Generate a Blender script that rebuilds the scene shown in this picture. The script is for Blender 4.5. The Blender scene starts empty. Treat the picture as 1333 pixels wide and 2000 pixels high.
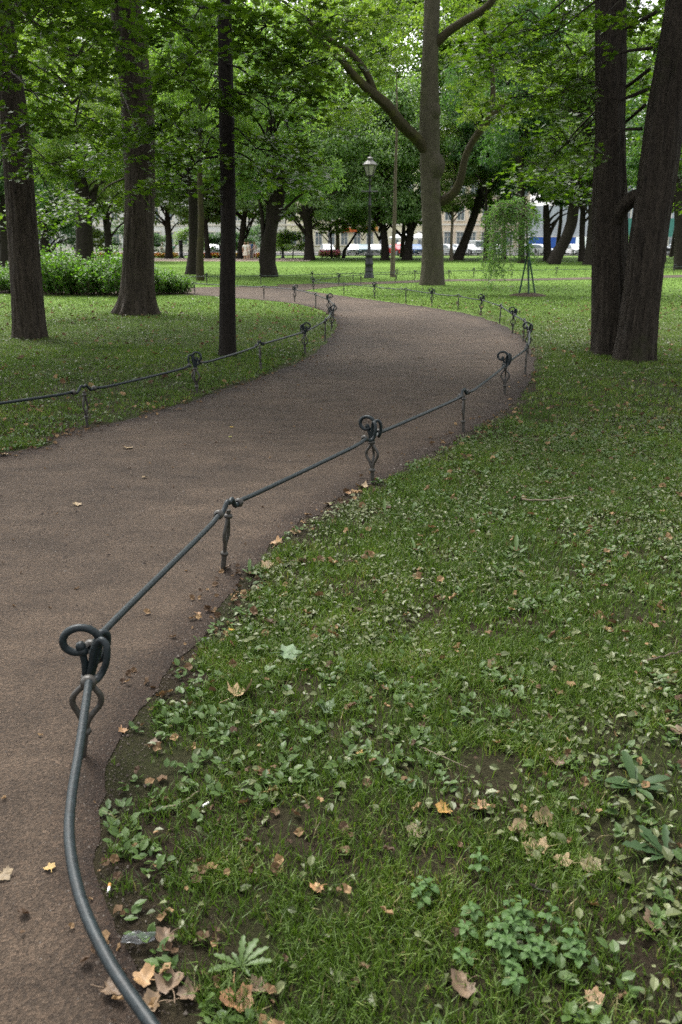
import bpy, math, random
import numpy as np
from mathutils import Vector, Matrix, Euler
R = math.radians
random.seed(7); rng = np.random.default_rng(7)
S = bpy.context.scene
COL = S.collection

# ------------------------------------------------------------------ camera, light
H = 1.65; F = 1600.0; TH = math.atan((1000-474)/F)
cd = bpy.data.cameras.new("camera"); cam = bpy.data.objects.new("camera", cd); COL.objects.link(cam)
cam.location = (0, 0, H); cam.rotation_euler = (R(90)-TH, 0, 0)
cd.sensor_fit = 'VERTICAL'; cd.sensor_height = 36; cd.lens = F/2000*36
cd.clip_end = 2000; cd.clip_start = 0.05
cd.dof.use_dof = True; cd.dof.focus_distance = 4.5; cd.dof.aperture_fstop = 5.0
S.camera = cam
SUN_EL, SUN_AZ = R(58), R(-35)
w = bpy.data.worlds.new("World"); S.world = w; w.use_nodes = True
nt = w.node_tree; nt.nodes.clear()
o_ = nt.nodes.new("ShaderNodeOutputWorld"); b_ = nt.nodes.new("ShaderNodeBackground")
sk = nt.nodes.new("ShaderNodeTexSky"); sk.sky_type = 'NISHITA'; sk.sun_disc = False
sk.sun_elevation = SUN_EL; sk.sun_rotation = SUN_AZ; sk.dust_density = 4.0; sk.air_density = 1.0; sk.ozone_density = 1.0
hs = nt.nodes.new("ShaderNodeHueSaturation"); hs.inputs['Saturation'].default_value = 0.15
nt.links.new(sk.outputs[0], hs.inputs['Color']); nt.links.new(hs.outputs[0], b_.inputs[0])
b_.inputs[1].default_value = 0.15; nt.links.new(b_.outputs[0], o_.inputs[0])
sd = bpy.data.lights.new("sun", 'SUN'); so = bpy.data.objects.new("sun", sd); COL.objects.link(so)
sd.energy = 1.1; sd.angle = R(15); sd.color = (1, .96, .9)
so.rotation_euler = (R(90)-SUN_EL, 0, -SUN_AZ + R(180)); so.location = (0, 0, 30)
S.view_settings.view_transform = 'Standard'; S.view_settings.look = 'None'
S.view_settings.exposure = 2.0; S.view_settings.gamma = 1
S.render.engine = 'CYCLES'
S.cycles.use_denoising = False; S.cycles.max_bounces = 6; S.cycles.diffuse_bounces = 4
S.cycles.transmission_bounces = 4; S.cycles.glossy_bounces = 2; S.cycles.use_adaptive_sampling = True
S.cycles.caustics_reflective = False; S.cycles.caustics_refractive = False

# ------------------------------------------------------------------ helpers
CT, ST = math.cos(TH), math.sin(TH)
def ray(px, py):
    u = (px-666.5)/F; v = (1000-py)/F
    return u, CT+v*ST, -ST+v*CT
def P(px, py, z=0.0):                      # where a sight line meets height z
    u, f, d = ray(px, py); t = (z-H)/d
    return np.array([u*t, f*t, z])
def Q(px, py, D):                          # where a sight line meets distance D
    u, f, d = ray(px, py); t = D/f
    return np.array([u*t, D, H+d*t])
def tag(o, label=None, cat=None, group=None, kind=None):
    if label: o["label"] = label
    if cat: o["category"] = cat
    if group: o["group"] = group
    if kind: o["kind"] = kind
    return o
def empty(name, loc, rz=0, **k):
    o = bpy.data.objects.new(name, None); COL.objects.link(o); o.location = tuple(map(float, loc)); o.rotation_euler = (0, 0, rz)
    o.empty_display_size = .2
    return tag(o, **k)
def copy_tree(o, parent=None):
    c = o.copy(); COL.objects.link(c)
    if parent is not None: c.parent = parent
    for ch in list(o.children): copy_tree(ch, c)
    return c

class MB:
    def __init__(s): s.v = []; s.n = 0; s.l = []; s.c = []; s.a = []; s.m = []; s.sm = []
    def add(s, V, Fc, attr=None, mat=0, smooth=False):
        V = np.asarray(V, float).reshape(-1, 3); Fc = np.asarray(Fc, int)
        s.v.append(V); s.l.append((Fc+s.n).ravel()); s.c.append(np.full(len(Fc), Fc.shape[1]))
        s.a.append(np.zeros(len(Fc)) if attr is None else np.broadcast_to(attr, (len(Fc),)).astype(float))
        s.m.append(np.full(len(Fc), mat)); s.sm.append(np.full(len(Fc), smooth)); s.n += len(V)
        return s
    def build(s, name, mats, parent=None, attr=False, vattr=None):
        me = bpy.data.meshes.new(name)
        V = np.concatenate(s.v); L = np.concatenate(s.l); C = np.concatenate(s.c)
        me.vertices.add(len(V)); me.vertices.foreach_set('co', V.ravel().astype(np.float32))
        me.loops.add(len(L)); me.loops.foreach_set('vertex_index', L.astype(np.int32))
        me.polygons.add(len(C)); me.polygons.foreach_set('loop_start', np.concatenate([[0], np.cumsum(C)[:-1]]).astype(np.int32))
        me.polygons.foreach_set('material_index', np.concatenate(s.m).astype(np.int32))
        me.polygons.foreach_set('use_smooth', np.concatenate(s.sm).astype(bool))
        me.update(calc_edges=True)
        if attr:
            a = me.attributes.new('rnd', 'FLOAT', 'FACE'); a.data.foreach_set('value', np.concatenate(s.a).astype(np.float32))
        if vattr is not None:
            a = me.attributes.new('edge', 'FLOAT', 'POINT'); a.data.foreach_set('value', np.asarray(vattr).astype(np.float32))
        for m in (mats if isinstance(mats, (list, tuple)) else [mats]): me.materials.append(m)
        o = bpy.data.objects.new(name, me); COL.objects.link(o)
        if parent is not None: o.parent = parent
        return o
def box(mb, x0, x1, y0, y1, z0, z1, mat=0, M=None):
    V = np.array([(x, y, z) for z in (z0, z1) for y in (y0, y1) for x in (x0, x1)], float)
    if M is not None: V = V @ np.array(M)[:3, :3].T + np.array(M)[:3, 3]
    return mb.add(V, [(0, 2, 3, 1), (4, 5, 7, 6), (0, 1, 5, 4), (2, 6, 7, 3), (0, 4, 6, 2), (1, 3, 7, 5)], mat=mat)
def catmull(pts, n=8, closed=False):
    p = np.asarray(pts, float)
    if len(p) < 3: 
        t = np.linspace(0, 1, n+1)[:, None]; return p[0]*(1-t)+p[-1]*t
    q = np.vstack([2*p[0]-p[1], p, 2*p[-1]-p[-2]]); out = []
    t = np.linspace(0, 1, n, endpoint=False)[:, None]
    for i in range(1, len(q)-2):
        a, b, c, d = q[i-1], q[i], q[i+1], q[i+2]
        out.append(.5*((2*b)+(c-a)*t+(2*a-5*b+4*c-d)*t**2+(3*b-a-3*c+d)*t**3))
    out.append(p[-1:]); return np.vstack(out)
def tube(mb, pts, rad, sides=10, mat=0, attr=None, disp=None, cap=True, smooth=True):
    p = np.asarray(pts, float); n = len(p); r = np.broadcast_to(rad, (n,)).astype(float)
    T = np.gradient(p, axis=0); T /= np.linalg.norm(T, axis=1)[:, None]+1e-9
    N = np.zeros_like(p); a = np.array([1., 0, 0]) if abs(T[0, 0]) < .9 else np.array([0, 1., 0])
    N[0] = a-T[0]*(a@T[0]); N[0] /= np.linalg.norm(N[0])
    for i in range(1, n):
        v = N[i-1]-T[i]*(N[i-1]@T[i]); N[i] = v/(np.linalg.norm(v)+1e-9)
    B = np.cross(T, N); th = np.arange(sides)*2*math.pi/sides
    rr = r[:, None]*np.ones(sides)
    if disp is not None: rr = rr*disp(th[None, :]*np.ones((n, 1)), p)
    V = p[:, None]+rr[..., None]*(np.cos(th)[None, :, None]*N[:, None]+np.sin(th)[None, :, None]*B[:, None])
    i, j = np.meshgrid(np.arange(n-1), np.arange(sides), indexing='ij'); j2 = (j+1) % sides
    Fq = np.stack([i*sides+j, i*sides+j2, (i+1)*sides+j2, (i+1)*sides+j], -1).reshape(-1, 4)
    mb.add(V.reshape(-1, 3), Fq, mat=mat, attr=attr, smooth=smooth)
    if cap:
        for k, rev in ((0, True), (n-1, False)):
            ring = V[k]; c = p[k]; idx = np.arange(sides)
            f = np.stack([idx, (idx+1) % sides, np.full(sides, sides)], 1)
            if rev: f = f[:, ::-1]
            mb.add(np.vstack([ring, c]), f, mat=mat, attr=attr)
    return mb
def lathe(mb, prof, sides=16, c=(0, 0, 0), mat=0, lobes=0, amp=0, smooth=True):
    pr = np.asarray(prof, float); th = np.arange(sides)*2*math.pi/sides; n = len(pr)
    k = 1+amp*np.cos(lobes*th)
    V = np.stack([pr[:, 0:1]*np.cos(th)*k, pr[:, 0:1]*np.sin(th)*k, pr[:, 1:2]*np.ones(sides)], -1)+np.array(c)
    i, j = np.meshgrid(np.arange(n-1), np.arange(sides), indexing='ij'); j2 = (j+1) % sides
    Fq = np.stack([i*sides+j, i*sides+j2, (i+1)*sides+j2, (i+1)*sides+j], -1).reshape(-1, 4)
    return mb.add(V.reshape(-1, 3), Fq, mat=mat, smooth=smooth)
def ball(mb, c, r, mat=0, seg=10, sz=1.0):
    a = np.linspace(-math.pi/2, math.pi/2, 7)
    return lathe(mb, np.stack([r*np.cos(a)+1e-5, r*sz*np.sin(a)], 1), seg, c, mat)
def _h(i, j, s):
    n = (i.astype(np.int64)*374761393+j.astype(np.int64)*668265263+s*974711) & 0x7fffffff
    n = ((n ^ (n >> 13))*1274126177) & 0x7fffffff
    return ((n ^ (n >> 16)) & 0xffff)/65535.0
def vn(x, y, s=0):
    x = np.asarray(x, float); y = np.asarray(y, float)
    i = np.floor(x); j = np.floor(y); fx = x-i; fy = y-j; fx = fx*fx*(3-2*fx); fy = fy*fy*(3-2*fy)
    i = i.astype(np.int64); j = j.astype(np.int64)
    return (_h(i, j, s)*(1-fx)+_h(i+1, j, s)*fx)*(1-fy)+(_h(i, j+1, s)*(1-fx)+_h(i+1, j+1, s)*fx)*fy
def fbm(x, y, s=0, o=4):
    t = 0; a = .5
    for k in range(o): t = t+a*vn(x*2**k, y*2**k, s+k*17); a *= .5
    return t/(1-.5**o)
def unit(v): return v/(np.linalg.norm(v, axis=-1, keepdims=True)+1e-9)
def leaves(mb, pos, nrm, dr, size, tmpl, attr, mat=0):
    TV, TF = tmpl; nrm = unit(nrm); y = dr-nrm*(dr*nrm).sum(-1, keepdims=True); y = unit(y); x = np.cross(y, nrm)
    s = np.broadcast_to(np.asarray(size, float), (len(pos),))[:, None, None]
    V = pos[:, None]+s*(TV[None, :, 0:1]*x[:, None]+TV[None, :, 1:2]*y[:, None]+TV[None, :, 2:3]*nrm[:, None])
    K = len(TV); Fc = (TF[None]+(np.arange(len(pos))*K)[:, None, None]).reshape(-1, TF.shape[1])
    mb.add(V.reshape(-1, 3), Fc, attr=np.repeat(attr, len(TF)), mat=mat)
DIAM = (np.array([(0, 0, 0), (.36, .45, .1), (0, 1, -.08), (-.36, .45, .1)]), np.array([(0, 1, 2), (0, 2, 3)]))
OVAL = (np.array([(0, 0, 0), (.26, .22, .06), (.3, .6, .05), (0, 1, -.06), (-.3, .6, .05), (-.26, .22, .06), (0, .45, 0)]),
        np.array([(0, 1, 6), (1, 2, 6), (2, 3, 6), (3, 4, 6), (4, 5, 6), (5, 0, 6)]))
def star(lobes, base=.25, cup=.08):
    pts = [(0, 0, 0)]
    for a, r in lobes: pts.append((math.sin(R(a))*r, .38+math.cos(R(a))*r, cup*r*r*2))
    pts.append((0, .38, 0)); n = len(pts)-1
    return np.array(pts), np.array([(i, (i+1) % n, n) for i in range(n)])
MAPLE = star([(148, .36), (118, .5), (98, .3), (58, .58), (34, .34), (0, .66), (-34, .34), (-58, .58), (-98, .3), (-118, .5), (-148, .36)])
CRUM = (np.array([(.5, -.1, .25), (.62, .35, -.05), (.3, .55, .3), (.1, .95, .1), (-.3, .6, .35), (-.55, .3, .1), (-.35, -.2, .3), (.05, -.35, .1), (0, .2, -.05)]), np.array([(i, (i+1) % 8, 8) for i in range(8)]))
def blade_t():
    return np.array([(-.5, 0, 0), (.5, 0, 0), (.38, 0, .5), (-.38, 0, .5), (0, 0, 1)], float)

# ------------------------------------------------------------------ materials
def nodes(name):
    m = bpy.data.materials.new(name); m.use_nodes = True; t = m.node_tree
    b = t.nodes["Principled BSDF"]; return m, t, b
def N(t, typ, **k):
    n = t.nodes.new(typ)
    for a, v in k.items(): setattr(n, a, v)
    return n
def ramp(t, stops, src, interp='LINEAR'):
    r = N(t, "ShaderNodeValToRGB"); e = r.color_ramp.elements; r.color_ramp.interpolation = interp
    while len(e) < len(stops): e.new(.5)
    for el, (p, c) in zip(e, stops): el.position = p; el.color = (*c, 1) if len(c) == 3 else c
    t.links.new(src, r.inputs[0]); return r
def noise(t, scale, detail=4, rough=.6, vec=None, sc=None):
    n = N(t, "ShaderNodeTexNoise"); n.inputs['Scale'].default_value = scale; n.inputs['Detail'].default_value = detail; n.inputs['Roughness'].default_value = rough
    if vec is None: vec = N(t, "ShaderNodeTexCoord").outputs['Object']
    if sc:
        mp = N(t, "ShaderNodeMapping"); mp.inputs['Scale'].default_value = sc; t.links.new(vec, mp.inputs[0]); vec = mp.outputs[0]
    t.links.new(vec, n.inputs['Vector']); return n
def mix(t, fac, a, b, mode='MIX'):
    m = N(t, "ShaderNodeMix", data_type='RGBA', blend_type=mode)
    if isinstance(fac, (int, float)): m.inputs[0].default_value = fac
    else: t.links.new(fac, m.inputs[0])
    for i, v in ((6, a), (7, b)):
        if isinstance(v, tuple): m.inputs[i].default_value = (*v, 1)
        else: t.links.new(v, m.inputs[i])
    return m.outputs[2]
def bump(t, b, h, strength=.5, dist=.02):
    n = N(t, "ShaderNodeBump"); n.inputs['Strength'].default_value = strength; n.inputs['Distance'].default_value = dist
    t.links.new(h, n.inputs['Height']); t.links.new(n.outputs[0], b.inputs['Normal'])
def plain(name, c, rough=.6, metal=0, var=.15, scale=8, spec=.5, bmp=0):
    m, t, b = nodes(name); n = noise(t, scale)
    lo = tuple(x*(1-var) for x in c); hi = tuple(min(1, x*(1+var)) for x in c)
    r = ramp(t, [(.3, lo), (.7, hi)], n.outputs[0]); t.links.new(r.outputs[0], b.inputs['Base Color'])
    b.inputs['Roughness'].default_value = rough; b.inputs['Metallic'].default_value = metal
    b.inputs['Specular IOR Level'].default_value = spec
    if bmp: bump(t, b, n.outputs[0], bmp, .01)
    return m
def leafmat(name, c0, c1, c2, trans=.35, rough=.45, spec=.5, tcol=(1.3, 1.5, .5)):
    m, t, b = nodes(name); a = N(t, "ShaderNodeAttribute", attribute_name='rnd')
    r = ramp(t, [(0, c0), (.5, c1), (1, c2)], a.outputs['Fac'])
    t.links.new(r.outputs[0], b.inputs['Base Color']); b.inputs['Roughness'].default_value = rough
    b.inputs['Specular IOR Level'].default_value = spec
    tr = N(t, "ShaderNodeBsdfTranslucent"); tc = mix(t, 1.0, r.outputs[0], tcol, 'MULTIPLY'); t.links.new(tc, tr.inputs[0])
    ms = N(t, "ShaderNodeMixShader"); ms.inputs[0].default_value = trans
    t.links.new(b.outputs[0], ms.inputs[1]); t.links.new(tr.outputs[0], ms.inputs[2])
    t.links.new(ms.outputs[0], t.nodes["Material Output"].inputs[0]); return m
def barkmat(name, c0, c1, moss=None, mossamt=.5, fine=1.0, st=6.0):
    m, t, b = nodes(name)
    n1 = noise(t, 3.6*fine, 6, .7, sc=(st, st, .7)); n2 = noise(t, 1.3, 3); n3 = noise(t, 30*fine, 4, .7, sc=(1, 1, .4))
    r = ramp(t, [(.32, c0), (.68, c1)], n1.outputs[0])
    col = mix(t, .35, r.outputs[0], ramp(t, [(.3, tuple(x*.55 for x in c0)), (.7, tuple(x*1.35 for x in c1))], n3.outputs[0]).outputs[0])
    if moss:
        mr = ramp(t, [(mossamt, (0, 0, 0)), (mossamt+.15, (.8, .8, .8))], n2.outputs[0])
        col = mix(t, mr.outputs[0], col, moss)
    t.links.new(col, b.inputs['Base Color']); b.inputs['Roughness'].default_value = .9; b.inputs['Specular IOR Level'].default_value = .2
    ad = N(t, "ShaderNodeMath", operation='ADD'); t.links.new(n1.outputs[0], ad.inputs[0]); t.links.new(n3.outputs[0], ad.inputs[1])
    bump(t, b, ad.outputs[0], 1.0, .05); return m

M = {}
M['bark_dark'] = barkmat('bark_dark', (.006, .005, .004), (.072, .057, .042))
M['bark_right'] = barkmat('bark_right', (.005, .004, .003), (.055, .044, .033), (.032, .038, .012), .6)
M['bark_black'] = barkmat('bark_black', (.006, .005, .004), (.022, .017, .013))
M['bark_moss'] = barkmat('bark_moss', (.018, .016, .008), (.055, .046, .022), (.06, .06, .012), .52)
M['bark_grey'] = barkmat('bark_grey', (.036, .032, .02), (.08, .072, .047), (.058, .058, .026), .55, 1.5, 1.2)
M['bark_far'] = barkmat('bark_far', (.010, .008, .007), (.034, .027, .020))
M['bark_pale'] = barkmat('bark_pale', (.08, .065, .045), (.17, .14, .1))
M['leaf_near'] = leafmat('leaf_near', (.03, .058, .009), (.06, .11, .013), (.105, .165, .02), .5, .5, .4)
M['leaf_mid'] = leafmat('leaf_mid', (.07, .13, .03), (.125, .20, .048), (.20, .27, .07), .5, .45, .5)
M['leaf_blue'] = leafmat('leaf_blue', (.095, .17, .06), (.16, .245, .09), (.25, .34, .15), .5, .42, .6)
M['leaf_light'] = leafmat('leaf_light', (.08, .135, .028), (.14, .21, .042), (.22, .28, .065), .45, .45, .5)
M['leaf_dark'] = leafmat('leaf_dark', (.03, .075, .03), (.055, .12, .036), (.10, .165, .05), .42, .5, .4)
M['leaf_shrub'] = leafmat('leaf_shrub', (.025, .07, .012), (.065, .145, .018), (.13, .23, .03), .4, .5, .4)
M['leaf_weep'] = leafmat('leaf_weep', (.055, .12, .035), (.095, .175, .05), (.15, .24, .09), .45, .45, .5)
M['leaf_weed'] = leafmat('leaf_weed', (.035, .07, .014), (.052, .095, .018), (.075, .125, .026), .3, .5, .4)
M['leaf_dock'] = leafmat('leaf_dock', (.02, .045, .014), (.03, .062, .018), (.045, .085, .024), .3, .55, .3)
M['leaf_nettle'] = leafmat('leaf_nettle', (.028, .065, .014), (.045, .095, .02), (.065, .125, .03), .25, .6, .3)
def grassmat():
    m, t, b = nodes('grass_blade'); a = N(t, "ShaderNodeAttribute", attribute_name='rnd')
    r = ramp(t, [(0, (.022, .042, .008)), (.45, (.070, .118, .018)), (.82, (.12, .178, .032)), (.9, (.13, .12, .05)), (1, (.2, .17, .085))], a.outputs['Fac'])
    n = noise(t, .45, 3); c = mix(t, 1.0, r.outputs[0], ramp(t, [(.35, (.66, .72, .7)), (.68, (1.25, 1.2, 1.05))], n.outputs[0]).outputs[0], 'MULTIPLY')
    t.links.new(c, b.inputs['Base Color']); b.inputs['Roughness'].default_value = .55; b.inputs['Specular IOR Level'].default_value = .3
    tr = N(t, "ShaderNodeBsdfTranslucent"); t.links.new(mix(t, 1.0, c, (1.2, 1.4, .5), 'MULTIPLY'), tr.inputs[0])
    ms = N(t, "ShaderNodeMixShader"); ms.inputs[0].default_value = .3
    t.links.new(b.outputs[0], ms.inputs[1]); t.links.new(tr.outputs[0], ms.inputs[2]); t.links.new(ms.outputs[0], t.nodes["Material Output"].inputs[0]); return m
M['grass'] = grassmat()
M['litter'] = leafmat('litter', (.045, .06, .017), (.085, .102, .034), (.14, .155, .07), .2, .5, .45, (1, 1.1, .7))
M['brown'] = leafmat('brown_litter', (.05, .03, .018), (.13, .08, .04), (.26, .17, .085), .12, .7, .25, (1, .8, .5))
def lawnmat():
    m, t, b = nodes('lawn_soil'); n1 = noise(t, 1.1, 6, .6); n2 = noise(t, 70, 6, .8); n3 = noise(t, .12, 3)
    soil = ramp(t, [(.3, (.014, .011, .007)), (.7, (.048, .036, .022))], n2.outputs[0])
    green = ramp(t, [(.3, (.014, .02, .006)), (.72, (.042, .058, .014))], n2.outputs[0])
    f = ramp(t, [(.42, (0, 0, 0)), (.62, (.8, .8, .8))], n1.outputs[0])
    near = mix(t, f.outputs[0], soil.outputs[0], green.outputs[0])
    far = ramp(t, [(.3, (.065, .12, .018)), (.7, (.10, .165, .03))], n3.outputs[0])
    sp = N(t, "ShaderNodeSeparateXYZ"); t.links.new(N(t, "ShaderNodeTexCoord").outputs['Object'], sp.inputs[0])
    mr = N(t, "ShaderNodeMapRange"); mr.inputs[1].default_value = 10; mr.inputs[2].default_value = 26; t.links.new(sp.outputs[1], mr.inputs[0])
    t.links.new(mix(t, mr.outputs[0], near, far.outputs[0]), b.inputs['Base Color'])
    b.inputs['Roughness'].default_value = .95; b.inputs['Specular IOR Level'].default_value = .1
    bump(t, b, n2.outputs[0], 1.0, .02); return m
M['lawn'] = lawnmat()
def pathmat():
    m, t, b = nodes('path_gravel'); co = N(t, "ShaderNodeTexCoord").outputs['Object']
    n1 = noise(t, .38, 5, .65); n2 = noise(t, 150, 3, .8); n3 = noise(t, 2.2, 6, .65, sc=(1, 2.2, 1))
    vo = N(t, "ShaderNodeTexVoronoi"); vo.inputs['Scale'].default_value = 130; t.links.new(co, vo.inputs['Vector'])
    base = ramp(t, [(.25, (.026, .0185, .0125)), (.5, (.056, .041, .029)), (.8, (.104, .080, .060))], n2.outputs[0])
    grain = ramp(t, [(0, (.45, .43, .42)), (.5, (1, .98, .96)), (1, (1.7, 1.6, 1.55))], vo.outputs['Color'])
    c = mix(t, .8, base.outputs[0], grain.outputs[0], 'MULTIPLY')
    c = mix(t, 1.0, c, ramp(t, [(.32, (.66, .64, .62)), (.68, (1.2, 1.19, 1.17))], n3.outputs[0]).outputs[0], 'MULTIPLY')
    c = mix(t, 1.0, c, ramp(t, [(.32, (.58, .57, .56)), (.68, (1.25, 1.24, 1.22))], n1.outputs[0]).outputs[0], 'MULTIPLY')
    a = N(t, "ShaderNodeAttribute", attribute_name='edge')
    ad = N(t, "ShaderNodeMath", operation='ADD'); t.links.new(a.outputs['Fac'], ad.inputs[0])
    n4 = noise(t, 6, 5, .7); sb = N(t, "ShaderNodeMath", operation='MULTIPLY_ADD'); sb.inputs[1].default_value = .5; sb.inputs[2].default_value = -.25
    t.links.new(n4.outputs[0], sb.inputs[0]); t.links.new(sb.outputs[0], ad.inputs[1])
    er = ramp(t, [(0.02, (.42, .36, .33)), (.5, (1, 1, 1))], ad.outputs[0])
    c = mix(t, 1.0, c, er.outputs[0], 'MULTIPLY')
    t.links.new(c, b.inputs['Base Color']); b.inputs['Roughness'].default_value = .9; b.inputs['Specular IOR Level'].default_value = .25
    am = N(t, "ShaderNodeMath", operation='ADD'); t.links.new(vo.outputs['Distance'], am.inputs[0]); t.links.new(n2.outputs[0], am.inputs[1])
    bump(t, b, am.outputs[0], .7, .008); return m
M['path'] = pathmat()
M['iron'] = plain('painted_iron', (.008, .013, .015), .48, .0, .4, 60, .28, .15)
M['iron_post'] = plain('weathered_iron', (.030, .027, .022), .5, .1, .4, 40, .5, .3)
M['iron_green'] = plain('green_iron', (.03, .05, .04), .5, .1, .3, 20)
M['lampiron'] = plain('lamp_iron', (.018, .018, .020), .45, .2, .25, 12)
M['lampglass'] = plain('frosted_lantern_glass', (.33, .32, .27), .35, 0, .1, 5)
M['asphalt'] = plain('asphalt', (.06, .06, .062), .9, 0, .25, 3)
M['pave'] = plain('paving', (.26, .24, .22), .85, 0, .15, 1)
M['gravelfar'] = plain('far_gravel', (.34, .25, .2), .9, 0, .15, 2)
M['cream'] = plain('cream_stucco', (.74, .62, .48), .85, 0, .08, .6)
M['yellow'] = plain('pale_yellow_stucco', (.74, .70, .52), .85, 0, .08, .6)
M['whitewall'] = plain('white_stucco', (.68, .68, .66), .8, 0, .08, .5)
M['trim'] = plain('white_trim', (.7, .66, .58), .7, 0, .06, 3)
M['glass'] = plain('window_glass', (.16, .19, .21), .15, 0, .4, 1.5, .8)
M['greypanel'] = plain('grey_panel', (.42, .46, .50), .6, 0, .08, 1)
M['bluehoard'] = plain('blue_hoarding', (.02, .10, .42), .5, 0, .1, 2)
M['greennet'] = plain('green_netting', (.05, .20, .16), .8, 0, .25, 4)
M['roofmetal'] = plain('roof_metal', (.16, .15, .14), .6, .1, .15, 2)
M['stake'] = plain('green_painted_stake', (.012, .05, .03), .7, 0, .3, 30)
M['soil'] = plain('dug_soil', (.05, .035, .025), .95, 0, .4, 25, .1, 1.0)
M['twig'] = plain('dry_twig', (.13, .10, .07), .85, 0, .4, 60)
M['tyre'] = plain('tyre', (.02, .02, .02), .8); M['rim'] = plain('rim', (.45, .45, .46), .35, .7)
M['lightlens'] = plain('headlamp_lens', (.75, .76, .78), .15); M['plate'] = plain('number_plate', (.75, .75, .73), .4)
M['blackpl'] = plain('black_plastic', (.02, .02, .022), .5)

# ------------------------------------------------------------------ setting: lawn, paths
def px2w(l, z=0.0): return np.array([P(x, y, z) for x, y in l])
Lp = [(0, 888), (130, 848), (300, 806), (400, 775), (520, 733), (600, 699), (645, 660), (658, 636), (650, 618), (615, 602), (560, 591), (480, 584), (385, 577), (250, 575), (0, 574), (-300, 572), (-900, 566)]
Rp = [(330, 2000), (216, 1760), (192, 1600), (220, 1480), (320, 1330), (410, 1215), (490, 1110), (600, 1010), (760, 928), (905, 850), (1010, 780), (1042, 725), (1040, 688), (1020, 660), (985, 637), (940, 620), (890, 609), (840, 601), (790, 594), (730, 586), (670, 578), (620, 571), (592, 567), (560, 558.5), (400, 561), (200, 563), (-300, 560), (-900, 555)]
Lw = np.vstack([[(-30, -2, 0), (-12, 3.2, 0), (-6, 4.9, 0)], px2w(Lp)]); Rw = np.vstack([[(3, -6, 0), (.9, -1.5, 0), (.15, .6, 0)], px2w(Rp)])
def resample(p, s):
    c = catmull(p, 14); d = np.r_[0, np.cumsum(np.linalg.norm(np.diff(c, axis=0), axis=1))]
    u = np.interp(s, np.linspace(0, 1, len(s)), s) if False else s
    return np.stack([np.interp(u*d[-1], d, c[:, k]) for k in range(3)], 1)
def polyfine(p):
    c = catmull(p, 14); d = np.r_[0, np.cumsum(np.linalg.norm(np.diff(c, axis=0), axis=1))]
    return c, d
def ribbon(name, Lc, Rc, z, keys=None, n=700, k=26):
    lc, ld = polyfine(Lc); rc, rd = polyfine(Rc)
    s = np.linspace(0, 1, n)
    if keys is None: ls = s*ld[-1]; rs = s*rd[-1]
    else:                                         # keys: matching control indices of both edges
        kk = np.linspace(0, 1, len(keys)); ls = np.interp(s, kk, [ld[min(a*14, len(ld)-1)] for a, b in keys]); rs = np.interp(s, kk, [rd[min(b*14, len(rd)-1)] for a, b in keys])
    A = np.stack([np.interp(ls, ld, lc[:, q]) for q in range(3)], 1); B = np.stack([np.interp(rs, rd, rc[:, q]) for q in range(3)], 1)
    t = np.linspace(0, 1, k); t = .5-.5*np.cos(math.pi*t)
    V = A[:, None]*(1-t)[None, :, None]+B[:, None]*t[None, :, None]
    wd = np.linalg.norm(B-A, axis=1)[:, None]; de = np.minimum(t, 1-t)[None]*wd
    jit = (fbm(V[..., 0]*5, V[..., 1]*5, 3)-.5)*.22*np.exp(-de*3)
    nd = unit(B-A)[:, None]; V = V+nd*jit[..., None]*np.where(t < .5, 1, -1)[None, :, None]; V[..., 2] = z
    i, j = np.meshgrid(np.arange(n-1), np.arange(k-1), indexing='ij')
    Fq = np.stack([i*k+j, i*k+j+1, (i+1)*k+j+1, (i+1)*k+j], -1).reshape(-1, 4)
    nz = np.cross(V[1, 0]-V[0, 0], V[0, 1]-V[0, 0])[2]
    if nz > 0: Fq = Fq[:, ::-1]
    mb = MB().add(V.reshape(-1, 3), Fq, smooth=True)
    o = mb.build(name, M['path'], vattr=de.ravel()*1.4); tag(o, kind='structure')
    return np.vstack([A[:, :2], B[::-1, :2]]), A, B
# matching of the two edges
keys = [(0, 0), (1, 1), (2, 3), (3, 6), (4, 8), (5, 9), (6, 11), (7, 12), (8, 13), (9, 15), (10, 17), (11, 20), (12, 23), (13, 24), (14, 25), (15, 26), (16, 27), (17, 28), (18, 29), (19, 30)]
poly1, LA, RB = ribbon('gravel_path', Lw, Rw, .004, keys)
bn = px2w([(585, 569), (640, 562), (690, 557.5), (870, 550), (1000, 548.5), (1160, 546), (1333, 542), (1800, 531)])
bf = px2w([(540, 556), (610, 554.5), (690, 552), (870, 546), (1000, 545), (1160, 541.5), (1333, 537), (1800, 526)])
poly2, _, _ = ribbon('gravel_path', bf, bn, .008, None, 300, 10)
def inpoly(p, poly):
    x, y = p[:, 0], p[:, 1]; c = np.zeros(len(p), bool); q = poly[::2] if len(poly) > 500 else poly
    a = q; b = np.roll(q, -1, 0)
    for (x1, y1), (x2, y2) in zip(a, b):
        if y1 == y2: continue
        m = ((y1 > y) != (y2 > y)); c ^= m & (x < (x2-x1)*(y-y1)/(y2-y1)+x1)
    return c
def edgedist(p, lines):
    d = np.full(len(p), 1e9)
    for L in lines:
        q = L[::6, :2]
        for a, b in zip(q[:-1], q[1:]):
            ab = b-a; t = np.clip(((p-a)@ab)/(ab@ab+1e-9), 0, 1); d = np.minimum(d, np.linalg.norm(p-(a+t[:, None]*ab), axis=1))
    return d
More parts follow.
